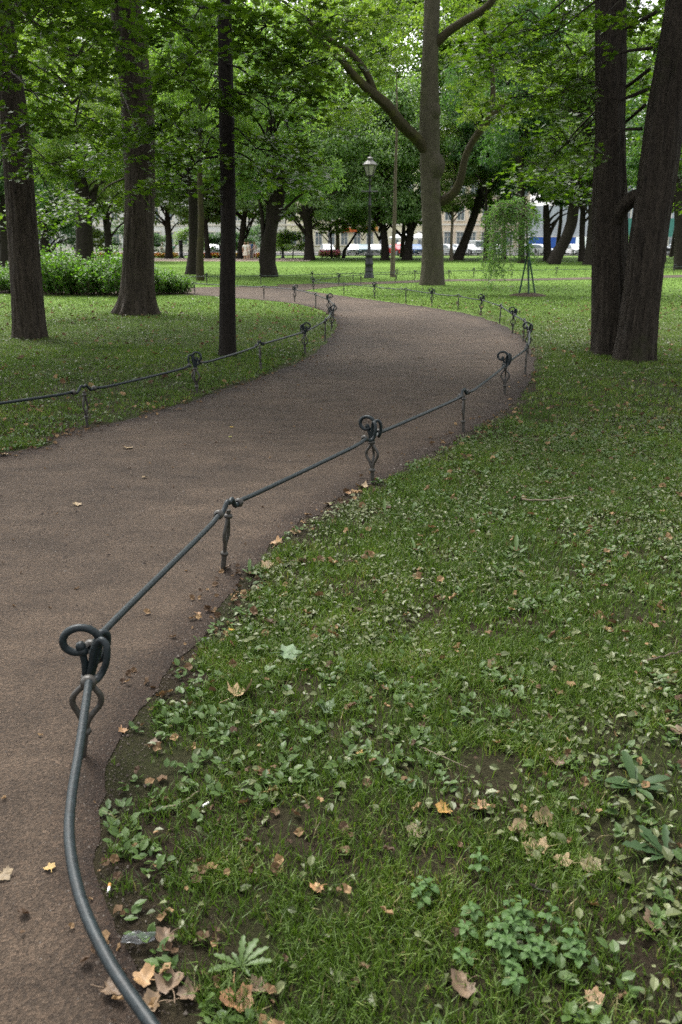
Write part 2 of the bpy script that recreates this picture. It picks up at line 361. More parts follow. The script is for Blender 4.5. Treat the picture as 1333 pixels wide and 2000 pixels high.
# lawn sheet, one grid to the horizon
def lawn_sheet():
    xs = np.r_[-600, -300, -150, np.arange(-80, 81, 4.), 150, 300, 600]; ys = np.r_[-60, -20, np.arange(-8, 120, 3.), 200, 400, 900]
    X, Y = np.meshgrid(xs, ys, indexing='ij'); V = np.stack([X, Y, 0*X], -1).reshape(-1, 3); k = len(ys)
    i, j = np.meshgrid(np.arange(len(xs)-1), np.arange(k-1), indexing='ij')
    tag(MB().add(V, np.stack([i*k+j, (i+1)*k+j, (i+1)*k+j+1, i*k+j+1], -1).reshape(-1, 4)).build('lawn', M['lawn']), kind='structure')
lawn_sheet()
def sheet(name, x0, x1, y0, y1, z, m):
    return tag(MB().add([(x0, y0, z), (x1, y0, z), (x1, y1, z), (x0, y1, z)], [(0, 1, 2, 3)]).build(name, m), kind='structure')
sheet('gravel_walk', -80, -3, 80, 96, .004, M['gravelfar'])
mbk = MB(); box(mbk, -160, 160, 112, 112.3, -.05, .12); tag(mbk.build('kerb', M['pave']), kind='structure')
sheet('road', -160, 160, 112.3, 139, .012, M['asphalt'])
mbk = MB(); box(mbk, -160, 160, 139, 150, -.05, .14); tag(mbk.build('pavement', M['pave']), kind='structure')

# ------------------------------------------------------------------ ground cover
def scatter(n, d0, d1, half=.50):
    """points inside the wedge in front of the camera, even per area between d0 and d1"""
    y = np.sqrt(rng.uniform(d0*d0, d1*d1, n)); x = rng.uniform(-half, half, n)*(y+.8); return np.stack([x, y], 1)
def lawn_pts(n, d0, d1, soft=.12, half=.5):
    p = scatter(n, d0, d1, half); m = ~inpoly(p, poly1) & ~inpoly(p, poly2); p = p[m]
    ed = edgedist(p, [LA, RB]); keep = ed > soft*(fbm(p[:, 0]*9, p[:, 1]*9, 5)*1.8-.4)
    return p[keep]
WORN = [(1310, 1535, .30), (1255, 1475, .14), (350, 1500, .09), (560, 1630, .08), (300, 1700, .04), (500, 1850, .06), (960, 1500, .09), (1180, 1640, .08), (600, 1350, .07)]
def worn(p):
    w_ = np.zeros(len(p))
    for x, y, r_ in WORN:
        c = P(x, y)[:2]; d = np.linalg.norm((p-c)*[1, .75], axis=1)/r_; w_ = np.maximum(w_, np.clip(1.6-d-(fbm(p[:, 0]*14, p[:, 1]*14, 63)-.5)*1.6, 0, .93))
    return w_
def bareness(p): return fbm(p[:, 0]*1.3+5, p[:, 1]*1.3, 11)
def grass(name, sets):
    mb = MB(); T = blade_t()
    for n, d0, d1, h, wd, soft in sets:
        p = lawn_pts(n, d0, d1, soft); p = p[rng.random(len(p)) > worn(p)]
        b = bareness(p); dry = fbm(p[:, 0]*6, p[:, 1]*6, 31)
        thr = np.clip((b-.30)*6, .5 if d0 < 8 else .65, 1); clump = np.clip((fbm(p[:, 0]*7, p[:, 1]*7, 77)-.30)*6, .3, 1) if d0 < 12 else 1
        p = p[rng.random(len(p)) < thr*clump]; k = len(p); dry = fbm(p[:, 0]*6, p[:, 1]*6, 31)
        hh = h*rng.uniform(.45, 1.3, k)*(.65+.7*fbm(p[:, 0]*3, p[:, 1]*3, 41)); ww = wd*rng.uniform(.7, 1.3, k)
        a = rng.uniform(0, 2*math.pi, k); la = rng.uniform(0, 2*math.pi, k); ln = rng.uniform(.15, 1.0, k)
        c, s = np.cos(a), np.sin(a); V = np.zeros((k, 5, 3))
        bend = np.array([0, 0, .3, .3, 1.])
        for q in range(5):
            wx = T[q, 0]*ww; z = T[q, 2]*hh
            V[:, q, 0] = p[:, 0]+wx*c+np.cos(la)*ln*hh*bend[q]; V[:, q, 1] = p[:, 1]+wx*s+np.sin(la)*ln*hh*bend[q]
            V[:, q, 2] = z*(1-.35*ln*bend[q])
        base = (np.arange(k)*5)[:, None]; rn = np.clip(rng.normal(.42, .17, k)+(rng.random(k) < .05)*.5+(dry > .62)*.2, 0, 1)
        mb.add(V.reshape(-1, 3), np.hstack([base, base+1, base+2, base+3]), attr=rn)
        # tip triangles share the vertices of the blades just added
        Fc = np.hstack([base+3, base+2, base+4]); mb.l.append((Fc+mb.n-5*k).ravel()); mb.c.append(np.full(k, 3)); mb.a.append(rn); mb.m.append(np.zeros(k)); mb.sm.append(np.zeros(k, bool))
    tag(mb.build(name, M['grass'], attr=True), 'short green grass with worn patches covering the lawns beside the path', 'grass', kind='stuff')
grass('grass', [(210000, .5, 3.2, .046, .0034, .22), (320000, 3.2, 7, .048, .0045, .22), (210000, 7, 14, .05, .007, .2), (130000, 14, 28, .042, .012, .2), (80000, 28, 60, .035, .03, .2)])
def litter():
    mb = MB()
    for n, d0, d1, s0, s1, th in [(15000, .6, 3.2, .011, .036, .46), (76000, 3.2, 8, .012, .032, .45), (34000, 8, 20, .024, .05, .5), (5000, 20, 34, .05, .09, .52)]:
        p = lawn_pts(n, d0, d1, .1); f = fbm(p[:, 0]*.9+9, p[:, 1]*.9+3, 51)
        pr = np.clip((f-th+.10)*5, .10, 1)*np.clip((fbm(p[:, 0]*4, p[:, 1]*4, 57)-.32)*7, .35, 1); pr = pr*np.where(p[:, 0] < -1.0, .55, 1); p = p[rng.random(len(p)) < pr]; p = p[rng.random(len(p)) > worn(p)*.75]; k = len(p)
        pos = np.c_[p, rng.uniform(.004, .034, k)]; nr = np.c_[rng.normal(0, .45, (k, 2)), np.ones(k)]
        sz = rng.uniform(s0, s1, k)*(1+.35*(rng.random(k) < .12))
        V0 = OVAL[0].copy(); V0[:, 2] *= 2.2
        leaves(mb, pos, nr, rng.normal(0, 1, (k, 3)), sz, (V0, OVAL[1]), np.clip(rng.normal(.45, .25, k), 0, 1))
    tag(mb.build('leaf_litter', M['litter'], attr=True), 'small pale grey-green leaves strewn thickly through the grass', 'leaf litter', kind='stuff')
    mb = MB()
    for n, d0, d1, s0, s1 in [(420, .7, 3.2, .010, .032), (1500, 3.2, 9, .014, .045), (1100, 9, 24, .03, .07)]:
        p = lawn_pts(n, d0, d1, .0); k = len(p); pos = np.c_[p, rng.uniform(.008, .035, k)]; nr = np.c_[rng.normal(0, .6, (k, 2)), np.ones(k)]
        V0 = CRUM[0].copy()
        leaves(mb, pos, nr, rng.normal(0, 1, (k, 3)), rng.uniform(s0, s1, k), (V0, CRUM[1]), rng.random(k))
    p = scatter(900, 1.0, 16, .6); p = p[inpoly(p, poly1)]; k = len(p)
    leaves(mb, np.c_[p, rng.uniform(.006, .012, k)], np.c_[rng.normal(0, .3, (k, 2)), np.ones(k)], rng.normal(0, 1, (k, 3)), rng.uniform(.006, .022, k)*(1+p[:, 1]*.05), (CRUM[0]*np.array([.5, 1, 1]), CRUM[1]), rng.random(k)*.8)
    # drift along the edges of the path
    for L, sgn in ((RB, 1), (LA, -1)):
        idx = rng.integers(60, 470, 620); b = L[idx, :2]+rng.normal(0, .11, (620, 2)); k = len(b)
        keep = (b[:, 1] > .8) & (b[:, 1] < 26) & (fbm(b[:, 0]*2.5, b[:, 1]*2.5, 8) > .47); b = b[keep]; k = len(b)
        V0 = CRUM[0].copy()
        leaves(mb, np.c_[b, rng.uniform(.008, .02, k)], np.c_[rng.normal(0, .5, (k, 2)), np.ones(k)], rng.normal(0, 1, (k, 3)), rng.uniform(.010, .034, k), (V0, CRUM[1]), rng.random(k))
    tag(mb.build('dry_leaf_scraps', M['brown'], attr=True), 'scraps of brown dry leaves scattered over lawn and path edges', 'leaf litter', kind='stuff')
    # low broad-leaved weeds: little upright leaves in rosettes
    mb = MB()
    for n, d0, d1 in [(900, .8, 3.2), (3200, 3.2, 8), (1500, 8, 16)]:
        c = lawn_pts(n, d0, d1, .04); c = c[fbm(c[:, 0]*1.1, c[:, 1]*1.1, 91) > .42]
        for q in range(6):
            k = len(c); a = rng.uniform(0, 6.28, k); el = rng.uniform(.15, .9, k); dr = np.c_[np.cos(a), np.sin(a), el]
            nr = np.c_[-np.cos(a)*el, -np.sin(a)*el, np.ones(k)]
            leaves(mb, np.c_[c+rng.normal(0, .012, (k, 2)), rng.uniform(.005, .025, k)], nr+rng.normal(0, .2, (k, 3)), dr, rng.uniform(.018, .04, k), OVAL, np.clip(rng.normal(.45, .25, k), 0, 1))
    tag(mb.build('clover', M['leaf_weed'], attr=True), 'low green clover and small broad-leaved weeds among the grass', 'ground cover', kind='stuff')
    # loose grit of the path
    n = 26000; p = np.vstack([scatter(n, .7, 5.5, .6), scatter(n//2, 5.5, 10, .55)]); p = p[inpoly(p, poly1)]
    ii = rng.integers(40, 330, 16000); pe = RB[ii, :2]+(RB[ii+1, :2]-RB[ii, :2])*rng.random((16000, 1))+rng.normal(0, .09, (16000, 2)); p = np.vstack([p, pe[(pe[:, 1] > .7) & (pe[:, 1] < 9)]])
    k = len(p); s = rng.uniform(.0012, .004, k)*(1+(rng.random(k) < .03)*1.2)*np.where(p[:, 1] > 4, 1.5, 1); oc = np.array([(1, 0, 0), (-.5, .87, 0), (-.5, -.87, 0), (0, 0, .9)])
    a = rng.uniform(0, 6.28, k); cs, sn = np.cos(a), np.sin(a); V = np.zeros((k, 4, 3))
    for q in range(4):
        V[:, q, 0] = p[:, 0]+s*(oc[q, 0]*cs-oc[q, 1]*sn); V[:, q, 1] = p[:, 1]+s*(oc[q, 0]*sn+oc[q, 1]*cs); V[:, q, 2] = .004+s*oc[q, 2]
    b0 = (np.arange(k)*4)[:, None]; at = rng.random(k); mb = MB()
    mb.add(V.reshape(-1, 3), np.vstack([np.hstack([b0, b0+1, b0+3]), np.hstack([b0+1, b0+2, b0+3]), np.hstack([b0+2, b0, b0+3])]), attr=np.tile(at, 3))
    m, t, b = nodes('grit'); at_ = N(t, "ShaderNodeAttribute", attribute_name='rnd')
    r = ramp(t, [(0, (.028, .019, .014)), (.6, (.07, .052, .039)), (.9, (.12, .095, .075)), (1, (.21, .18, .15))], at_.outputs['Fac']); t.links.new(r.outputs[0], b.inputs['Base Color']); b.inputs['Roughness'].default_value = .8
    tag(mb.build('grit', m, attr=True), 'loose reddish-brown grit lying on the path', 'gravel', kind='stuff')
litter()

# ------------------------------------------------------------------ knee-high iron fences
RAILR = .0128
def post_parts():
    A = MB(); tube(A, [(0, 0, -.04), (0, 0, .05), (0, 0, .10)], [.013, .014, .015], 10)
    for s in (-1, 1):
        tube(A, catmull([(0, s*.004, .10), (0, s*.008, .135), (0, s*.020, .165), (0, s*.043, .205), (0, s*.042, .238), (0, s*.018, .272), (0, s*.008, .29), (0, s*.008, .315)], 6), .0105, 8)
    tube(A, catmull([(0, 0, .10), (.012, 0, .16), (.030, 0, .21), (.020, 0, .26), (.008, 0, .315)], 6), .0095, 8)
    ball(A, (0, 0, .102), .024, sz=.75)
    B = MB()                                       # big scroll curling over the path
    th = np.linspace(math.pi*1.0, -math.pi*.60, 26); k = np.linspace(0, 1, 26); r = .061-.024*k**2
    cy, cz = .036, .434
    sp = [(0, cy+math.cos(a)*rr, cz+math.sin(a)*rr*.9) for a, rr in zip(th, r)]
    tube(B, np.vstack([catmull([(0, -.004, .30), (0, -.012, .345), (0, -.024, .400)], 5)[:-1], sp]), .0125, 10)
    ball(B, sp[-1], .018)
    C = MB()                                       # upright rod with ball and the two hooks that carry the rails
    tube(C, catmull([(0, .010, .30), (0, .016, .36), (0, .030, .410)], 6), .0115, 8); ball(C, (0, .032, .420), .017)
    for s in (-1, 1):
        tube(C, catmull([(s*.006, 0, .30), (s*.009, -.006, .36), (s*.012, -.012, .42), (s*.024, -.028, .458), (s*.040, -.048, .442), (s*.048, -.050, .395), (s*.048, -.040, .355), (s*.068, -.022, .336), (s*.098, -.004, .346), (s*.118, 0, .357)], 6), .0118, 8)
    D = MB(); lathe(D, [(.013, .293), (.024, .297), (.026, .306), (.024, .316), (.013, .32)], 14)
    T = MB(); lathe(T, [(.013, -.017), (.023, -.012), (.026, 0), (.023, .012), (.013, .017)], 12)
    V = T.v[0]; E_ = MB(); E_.add(np.c_[V[:, 2], V[:, 1], V[:, 0]], T.l[0].reshape(-1, 4), smooth=True)
    return A, B, C, D, E_
def small_parts():
    A = MB(); tube(A, [(0, 0, -.04), (0, 0, .05), (0, 0, .10)], [.013, .014, .014], 10)
    for s in (-1, 1):
        tube(A, catmull([(s*.003, 0, .10), (s*.012, s*.004, .15), (s*.024, 0, .20), (s*.018, 0, .25), (s*.006, 0, .30), (s*.004, 0, .345)], 6), .010, 8)
    ball(A, (0, 0, .102), .022, sz=.75)
    C = MB(); tube(C, catmull([(-.12, 0, .352), (-.085, 0, .345), (-.055, 0, .368), (-.028, 0, .396), (0, 0, .385), (.028, 0, .396), (.055, 0, .368), (.085, 0, .345), (.12, 0, .352)], 6), RAILR, 10)
    D = MB(); lathe(D, [(.012, .30), (.022, .304), (.023, .312), (.021, .32), (.012, .324)], 14)
    return A, C, D
protoB = protoS = None
def fence(label, pts, side, extra=None, mat='iron', leans=None, group=None):
    """pts: (x, y, type) on the ground; side: +1 when the path lies to the left of the running direction"""
    global protoB, protoS
    W = np.array([(x, y) for x, y, _ in pts]); Tn = np.gradient(W, axis=0); Tn = unit(Tn)
    root = empty('iron_fence', (W[0, 0], W[0, 1], 0), label=label, cat='fence', group=group)
    base = np.array([W[0, 0], W[0, 1], 0])
    for ip, ((x, y), t, (_, _, k)) in enumerate(zip(W, Tn, pts)):
        a = math.atan2(t[1], t[0]) + (0 if side > 0 else math.pi)
        proto = protoB if k == 'B' else protoS
        if proto is None:
            if k == 'B':
                A, B, C, D, E_ = post_parts(); o = A.build('scroll_post', M['iron_post'], root)
                B.build('scroll', M[mat], o); C.build('rail_hook', M[mat], o); D.build('collar', M['iron_post'], o); protoB = o
                e1 = E_.build('rail_collar', M['iron_post'], o); e1.location = (.115, 0, .357); e2 = e1.copy(); COL.objects.link(e2); e2.location = (-.115, 0, .357)
            else:
                A, C, D = small_parts(); o = A.build('post', M['iron_post'], root)
                C.build('rail_bridge', M[mat], o); D.build('collar', M['iron_post'], o); protoS = o
                e1 = post_parts()[4].build('rail_collar', M['iron_post'], o); e1.location = (.122, 0, .353); e2 = e1.copy(); COL.objects.link(e2); e2.location = (-.122, 0, .353)
        else: o = copy_tree(proto, root)
        o.location = (x-base[0], y-base[1], 0); o.rotation_euler = (R(random.uniform(-2, 2)), R(random.uniform(-2, 2)), a)
        if leans and ip in leans:                     # posts knocked out of plumb: top stays at (x, y), foot moves
            ox, oy = leans[ip]; o.location = (x-base[0]+ox, y-base[1]+oy, 0)
            o.rotation_euler = (Vector((0, 0, 1)).rotation_difference(Vector((-ox, -oy, .37))).to_matrix() @ Matrix.Rotation(a, 3, 'Z')).to_euler()
    for i in range(len(W)-1):
        if pts[i][2] == 'G': continue
        a, b = W[i], W[i+1]; d = np.linalg.norm(b-a); p0 = a+Tn[i]*.11; p3 = b-Tn[i+1]*.11
        st_ = .08 if i < 5 else .2; p1 = p0+Tn[i]*d*st_*.5+(p3-p0)*.12; p2 = p3-Tn[i+1]*d*st_*.5-(p3-p0)*.12; sag = random.uniform(-.004, .012)
        if extra and i in extra: mid = [np.r_[q, .345] for q in extra[i]]
        else: mid = [np.r_[p1, .350-sag], np.r_[p2, .350-sag*1.2]]
        c = catmull([np.r_[p0, .355]]+mid+[np.r_[p3, .355]], 10)-base
        mb = MB(); tube(mb, c, RAILR, 10); mb.build('rail', M[mat], root)
    return root
def G(l): return [(*P(x, y)[:2], k) for x, y, k in l]
rf = G([(197, 1478, 'B'), (454, 1116, 'S'), (728, 945, 'B'), (905, 845, 'S'), (986, 771, 'B'), (1026, 731, 'S'), (1031, 692, 'B'), (1022, 668, 'S'), (1001, 651, 'B'), (976, 631, 'S'), (939, 616, 'B'), (895, 606, 'S'), (844, 599, 'B'), (793, 590, 'S'), (732, 583, 'B'), (672, 576, 'S'), (613, 569, 'B'), (662, 558, 'B'), (705, 554, 'S'), (773, 551.5, 'S'), (810, 550, 'B'), (877, 549, 'B')])
rf = [(.28, .62, 'S')]+rf
ex = {0: [np.array(P(a_, b_, .345)[:2]) for a_, b_ in ((560, 2330), (390, 2130), (290, 1992), (212, 1875), (158, 1755), (136, 1640), (141, 1550), (154, 1470))]}
fence('dark iron rail fence with scroll posts sweeping from the foreground round the right lawn edge', rf, 1, ex, leans={1: (-.062, 0), 2: (-.05, 0)})
lf = G([(-210, 905, 'B'), (171, 835, 'S'), (386, 772, 'B'), (510, 725, 'S'), (596, 693, 'B'), (635, 667, 'S'), (648, 646, 'B'), (652, 629, 'S'), (642, 614, 'B'), (617, 602, 'S'), (576, 590, 'B'), (516, 584, 'S'), (447, 579, 'B'), (381, 575, 'S')])
fence('low iron scroll-post fence curving round the left lawn past the thin black trunk', lf, -1)
ff = G([(200, 561, 'B'), (300, 559, 'S'), (405, 557.5, 'B'), (510, 556, 'S'), (611, 553, 'B'), (690, 550, 'S'), (775, 546.5, 'B'), (850, 544.5, 'S'), (925, 543, 'B'), (1000, 543, 'S'), (1086, 541, 'B'), (1165, 539, 'S'), (1316, 534, 'B'), (1400, 531, 'S')])
fence('low green-grey iron fence on the far side of the cross path beyond the lamp', ff, -1, mat='iron_green')

def far_fence():
    root = empty('park_fence', (-60, 95.5, 0), label='thin dark low fence along the far lawn in front of the parked cars', cat='fence')
    A = MB(); box(A, -.04, .04, -.04, .04, 0, .75); lathe(A, [(.055, .74), (.06, .78), (0.001, .84)], 8); pr = None
    for i in range(56):
        if pr is None: pr = A.build('post', M['iron_green'], root); o = pr
        else: o = copy_tree(pr, root)
        o.location = (10+i*2.2, 12.5, 0)
    for z in (.25, .62):
        mb = MB(); box(mb, 10, 133, 12.48, 12.52, z, z+.045); mb.build('rail', M['iron_green'], root)
far_fence()

# ------------------------------------------------------------------ trees
def bark_disp(flare=0, fh=.5, lobes=5, rough=.05, seed=0, ph=0, base=0.0):
    def f(th, p):
        z = p[:, 2:3]-base
        x = th/(2*math.pi)
        n = 1+rough*((fbm(np.cos(th)*3.5+10+seed, np.sin(th)*3.5+z*.35, seed, 3)-.5)*2)
        n = n+rough*.7*((vn(np.cos(th)*9+20, np.sin(th)*9+z*1.2, seed+5)-.5)*2)
        if p.shape[0]*th.shape[1] > 8000:
            rg = np.abs(vn(np.cos(th)*13+30+.3*np.sin(z*3), np.sin(th)*13+z*1.6, seed+3)-.5)*2; n = n+.055*(np.minimum(rg*2.2, 1)-.6)
        n = n+(vn(np.cos(th)*1.5+z*.4, np.sin(th)*1.5+z*.8, seed+9)-.5)*.16
        return n*(1+flare*np.exp(-np.maximum(z, 0)/fh)*(1+.45*np.cos(lobes*th+ph)))
    return f
def limb(mb, pts, r0, r1, sides=12, rough=.05, seed=0, flare=0, fh=.4, step=.12, lobes=5, mat=0):
    c = catmull(pts, 8); d = np.r_[0, np.cumsum(np.linalg.norm(np.diff(c, axis=0), axis=1))]; n = max(6, int(d[-1]/step))
    s = np.linspace(0, d[-1], n); q = np.stack([np.interp(s, d, c[:, k]) for k in range(3)], 1)
    if isinstance(r0, (list, tuple)): rr = np.interp(s/d[-1], np.linspace(0, 1, len(r0)), r0)
    else: rr = np.linspace(r0, r1, n)
    tube(mb, q, rr, sides, mat=mat, disp=bark_disp(flare, fh, lobes, rough, seed, seed))
def sprays(mb, c, rad, n, size, tmpl, origin, tw=.6, rnd=(.5, .22), leaf_n=26, flat=.35):
    """drooping leafy twigs filling an ellipsoid; origin = point of the trunk they grow from"""
    c = np.asarray(c, float); rad = np.asarray(rad, float)
    u = unit(rng.normal(0, 1, (n, 3)))*rng.random((n, 1))**.4; A = c+u*rad
    out = unit((A-np.asarray(origin))*np.array([1, 1, .15])); out = unit(out+rng.normal(0, .45, (n, 3))*np.array([1, 1, .3]))
    Ln = tw*rng.uniform(.6, 1.3, n); s = rng.random((n, leaf_n))**.8; side = rng.choice([-1, 1], (n, leaf_n))*rng.random((n, leaf_n))
    perp = np.stack([-out[:, 1], out[:, 0], 0*out[:, 0]], 1); wd = .38*Ln[:, None]*np.sin(np.clip(s*.9+.1, 0, 1)*math.pi)**.7
    pos = A[:, None]+out[:, None]*(s*Ln[:, None])[..., None]+perp[:, None]*(side*wd)[..., None]
    pos[..., 2] -= (.28*s**2+.25*np.abs(side)**2*.5)*Ln[:, None]; pos += rng.normal(0, .025, pos.shape)
    dr = out[:, None]*.8+perp[:, None]*side[..., None]*1.2+np.array([0, 0, -.35])+rng.normal(0, .25, pos.shape)
    nr = np.array([0, 0, 1.])+rng.normal(0, flat, pos.shape); k = n*leaf_n
    br = (rng.normal(0, .12, n)[:, None]*np.ones(leaf_n)).ravel()
    leaves(mb, pos.reshape(k, 3), nr.reshape(k, 3), dr.reshape(k, 3), size*rng.uniform(.55, 1.15, k), tmpl, np.clip(rng.normal(rnd[0], rnd[1], k)+br, 0, 1))
    for i in range(n):                                   # the twigs themselves
        a = A[i]; e = a+out[i]*Ln[i]*.9; e[2] -= .2*Ln[i]; st = c*.5+a*.5 if i % 3 else c
        tube(mb, [st, (a+st)/2+[0, 0, .03], a, e], [.009, .007, .005, .002], 3, mat=1, cap=False)
def clumps(mb, c, rad, K, per, size, tmpl=DIAM, rnd=.5, cr=.30, lo=-.5, mat=0, wild=.55):
    c = np.asarray(c, float); rad = np.asarray(rad, float)
    u = unit(rng.normal(0, 1, (K, 3))); u[:, 2] = np.where(u[:, 2] < lo, -u[:, 2], u[:, 2])
    cc = c+u*rad*(rng.uniform(.25, 1, (K, 1))**.55)*.86
    for i in range(K):
        s = cr*rng.uniform(.6, 1.25)*np.array([1, 1, .5])*min(rad[0], rad[2]*1.2)
        d = unit(rng.normal(0, 1, (per, 3))); rr = rng.uniform(.35, 1, (per, 1))
        pos = cc[i]+d*s*rr; pos[:, 2] -= (np.linalg.norm(d[:, :2], axis=1)**2)*s[0]*.25
        nr = np.array([0, 0, 1.])+d*.35+rng.normal(0, wild, (per, 3)); dr = unit((cc[i]-c)*[1, 1, 0]+1e-3)+d*.9+[0, 0, -.4]
        leaves(mb, pos, nr, dr, size*rng.uniform(.6, 1.25, per), tmpl, np.clip(rng.normal(rnd+rng.normal(0, .12), .2, per), 0, 1), mat=mat)
def upper(mb, c, rad, n, size=.34):               # the part of a near tree's crown above the picture
    clumps(mb, c, rad, max(8, n//120), 120, size, MAPLE if size < .2 else DIAM, .45, .32)

def near_tree(name, label, trunk_fn, bark, leaf, clusters, crown_top, size, tmpl=MAPLE, cat='tree', group=None, origin=None, hang=None):
    root = empty(name, (*origin, 0), label=label, cat=cat, group=group); off = np.array([*origin, 0.])
    mb = MB(); trunk_fn(mb); mb.v = [v-off for v in mb.v]; mb.build('trunk', bark, root)
    mb = MB()
    for (px, py, D, rx, rz, n) in clusters:
        c = Q(px, py, D); sprays(mb, c, (rx, rx, rz), n, size, tmpl, (off[0], off[1], c[2]+.5))
    for c, rad, n in crown_top: upper(mb, c, rad, n)
    mb.v = [v-off for v in mb.v]; cr = mb.build('crown', [leaf, bark], root, attr=True)
    lm = MB()                                           # boughs from the trunk out to each hanging cluster
    for i, (px, py, D, rx, rz, n) in enumerate(clusters):
        if px > 1240: continue
        c = Q(px, py, D); z0 = c[2]+.1+.35*np.linalg.norm(c[:2]-off[:2]); ax = np.array([off[0]+(lean(name, z0)[0] if hang is None else hang(z0)[0]), off[1], z0])
        m = (ax+c)/2+[0, 0, .12]; tube(lm, catmull([ax, m, c], 8), np.linspace(.026, .007, 17)*(.7 if name == 'linden_tree' else 1), 6)
    lm.v = [v-off for v in lm.v]; lm.build('bough', bark, root)
    return root
def lean(n, z): return (0, 0)

# right-hand twin trunk
def t7(mb):
    D = 12.9
    limb(mb, [Q(1193, 692, D), Q(1193, 580, D), Q(1192, 430, D), Q(1192, 300, D), Q(1193, 150, D), Q(1192, 0, D), Q(1186, -260, D), Q(1175, -600, D)], [.26, .25, .235, .205, .20, .19, .16, .1], 0, 88, .07, 3, .12, .2, .05, 6)
    D2 = 12.2
    limb(mb, [Q(1235, 722, D2), Q(1254, 580, D2), Q(1270, 450, D2), Q(1286, 340, D2), Q(1302, 220, D2), Q(1326, 90, D2), Q(1375, -200, D2), Q(1430, -560, D2)], [.275, .265, .25, .25, .25, .24, .2, .1], 0, 96, .09, 8, .12, .18, .045, 5)
    limb(mb, [Q(1196, 455, 12.8), Q(1215, 408, 12.6), Q(1240, 385, 12.45), Q(1262, 380, 12.3)], [.06, .10, .11, .09], 0, 24, .06, 5, 0, .3, .05)
c0 = P(1205, 700)
near_tree('maple_tree', 'large dark twin-trunked tree at the right edge whose two trunks join by a low bridge', t7, M['bark_right'], M['leaf_near'],
    [(1090, 60, 13, .75, .5, 24), (1010, 40, 14, .6, .35, 14), (1130, 160, 12.2, .6, .4, 16), (1050, 190, 14, .55, .3, 14), (1110, 280, 13.5, .55, .35, 16), (1060, 330, 15, .5, .25, 10), (1265, 40, 13.4, .6, .5, 14), (1270, -10, 14, .7, .4, 16), (1275, 110, 14.5, .5, .5, 14), (1300, 230, 15, .5, .6, 12), (1275, 200, 13.6, .45, .5, 12), (1130, 355, 14.5, .45, .3, 12), (1180, 30, 11.8, .5, .25, 6), (1160, 300, 12.4, .3, .15, 4), (1320, 340, 14, .4, .5, 10), (980, 110, 14.5, .4, .25, 8)],
    [((c0[0]-.5, c0[1]+.5, 8.6), (4.2, 4.2, 2.6), 6000)], .105, origin=c0[:2], hang=lambda z: ((z-2)*.02, 0))
# left thick trunk
def t1(mb):
    D = 15.2
    limb(mb, [Q(58, 662, D), Q(52, 560, D), Q(44, 430, D), Q(33, 300, D), Q(20, 180, D), Q(2, 60, D), Q(-20, -100, D), Q(-40, -500, D)], [.275, .25, .232, .222, .21, .2, .18, .1], 0, 80, .06, 12, .16, .3, .06)
c1 = P(58, 655)
near_tree('maple_tree', 'stout dark trunk leaning slightly at the left edge of the lawn', t1, M['bark_dark'], M['leaf_near'],
    [(60, 40, 12, .7, .45, 20), (150, 110, 11.5, .6, .35, 16), (30, 130, 13, .6, .4, 16), (110, 230, 12.5, .55, .35, 14), (190, 50, 13, .5, .35, 12), (100, 320, 14.5, .6, .3, 12), (150, 180, 14, .5, .3, 12), (-30, 250, 13.5, .6, .5, 12), (40, -10, 13, .7, .3, 16), (120, -5, 14, .7, .3, 16), (60, 10, 17, 1., .4, 16), (200, -10, 15, .7, .3, 12), (210, 250, 16, .6, .3, 10), (60, 420, 19, .7, .4, 12), (110, 400, 20, .7, .4, 14)],
    [((c1[0]-.5, c1[1]-.5, 8.9), (4.2, 4.2, 2.6), 6000)], .105, origin=c1[:2], hang=lambda z: (-(z)*.05, 0))
# flared trunk
def t2(mb):
    D = 20.4
    limb(mb, [Q(270, 616, D), Q(271, 560, D), Q(272, 480, D), Q(273, 350, D), Q(268, 200, D), Q(257, 100, D), Q(245, 0, D), Q(235, -150, D), Q(225, -420, D)], [.36, .345, .335, .335, .33, .32, .30, .23, .14], 0, 88, .05, 21, .5, .34, .07, 7)
c2 = P(270, 608)
near_tree('maple_tree', 'tall straight tree with broad flared roots beside the leafy hedge', t2, M['bark_dark'], M['leaf_near'],
    [(300, 10, 17, .6, .3, 12), (265, 250, 17.5, .35, .25, 6), (330, 120, 19, .7, .4, 14), (200, 300, 21, .8, .4, 12), (330, 300, 21, .8, .4, 16), (180, 400, 22, .8, .35, 10), (350, 20, 17, .6, .35, 14), (140, 80, 20, .8, .4, 14)],
    [((c2[0]-.5, c2[1], 10.8), (4.6, 4.6, 3.2), 6500)], .12, origin=c2[:2], hang=lambda z: (-z*.03, 0))
# thin black trunk
def t3(mb):
    D = 12.6
    limb(mb, [Q(445, 698, D), Q(445, 560, D), Q(446, 430, D), Q(444, 280, D), Q(441, 150, D), Q(438, 0, D), Q(432, -250, D), Q(425, -500, D)], [.125, .115, .11, .105, .098, .09, .07, .04], 0, 24, .04, 33, .12, .15, .06)
c3 = P(445, 695)
near_tree('linden_tree', 'slender straight black trunk standing just behind the left fence', t3, M['bark_black'], M['leaf_near'],
    [(355, 150, 11.5, .5, .3, 14), (340, 240, 12, .55, .3, 16), (400, 300, 12.5, .5, .3, 14), (520, 50, 11, .6, .35, 20), (590, 130, 11.5, .5, .3, 14), (520, 180, 12, .55, .3, 16), (560, 240, 12.5, .5, .3, 12), (500, 290, 12.5, .5, .3, 14), (370, 60, 11.5, .5, .3, 12), (440, 30, 10.8, .4, .3, 9), (530, 350, 13, .45, .2, 9), (610, 40, 12, .5, .3, 12), (440, 200, 11.6, .35, .15, 5), (350, 360, 13, .45, .2, 7)],
    [((c3[0]+.2, c3[1], 8.4), (3.3, 3.3, 2.4), 4500)], .10, origin=c3[:2], hang=lambda z: (-z*.006, 0))

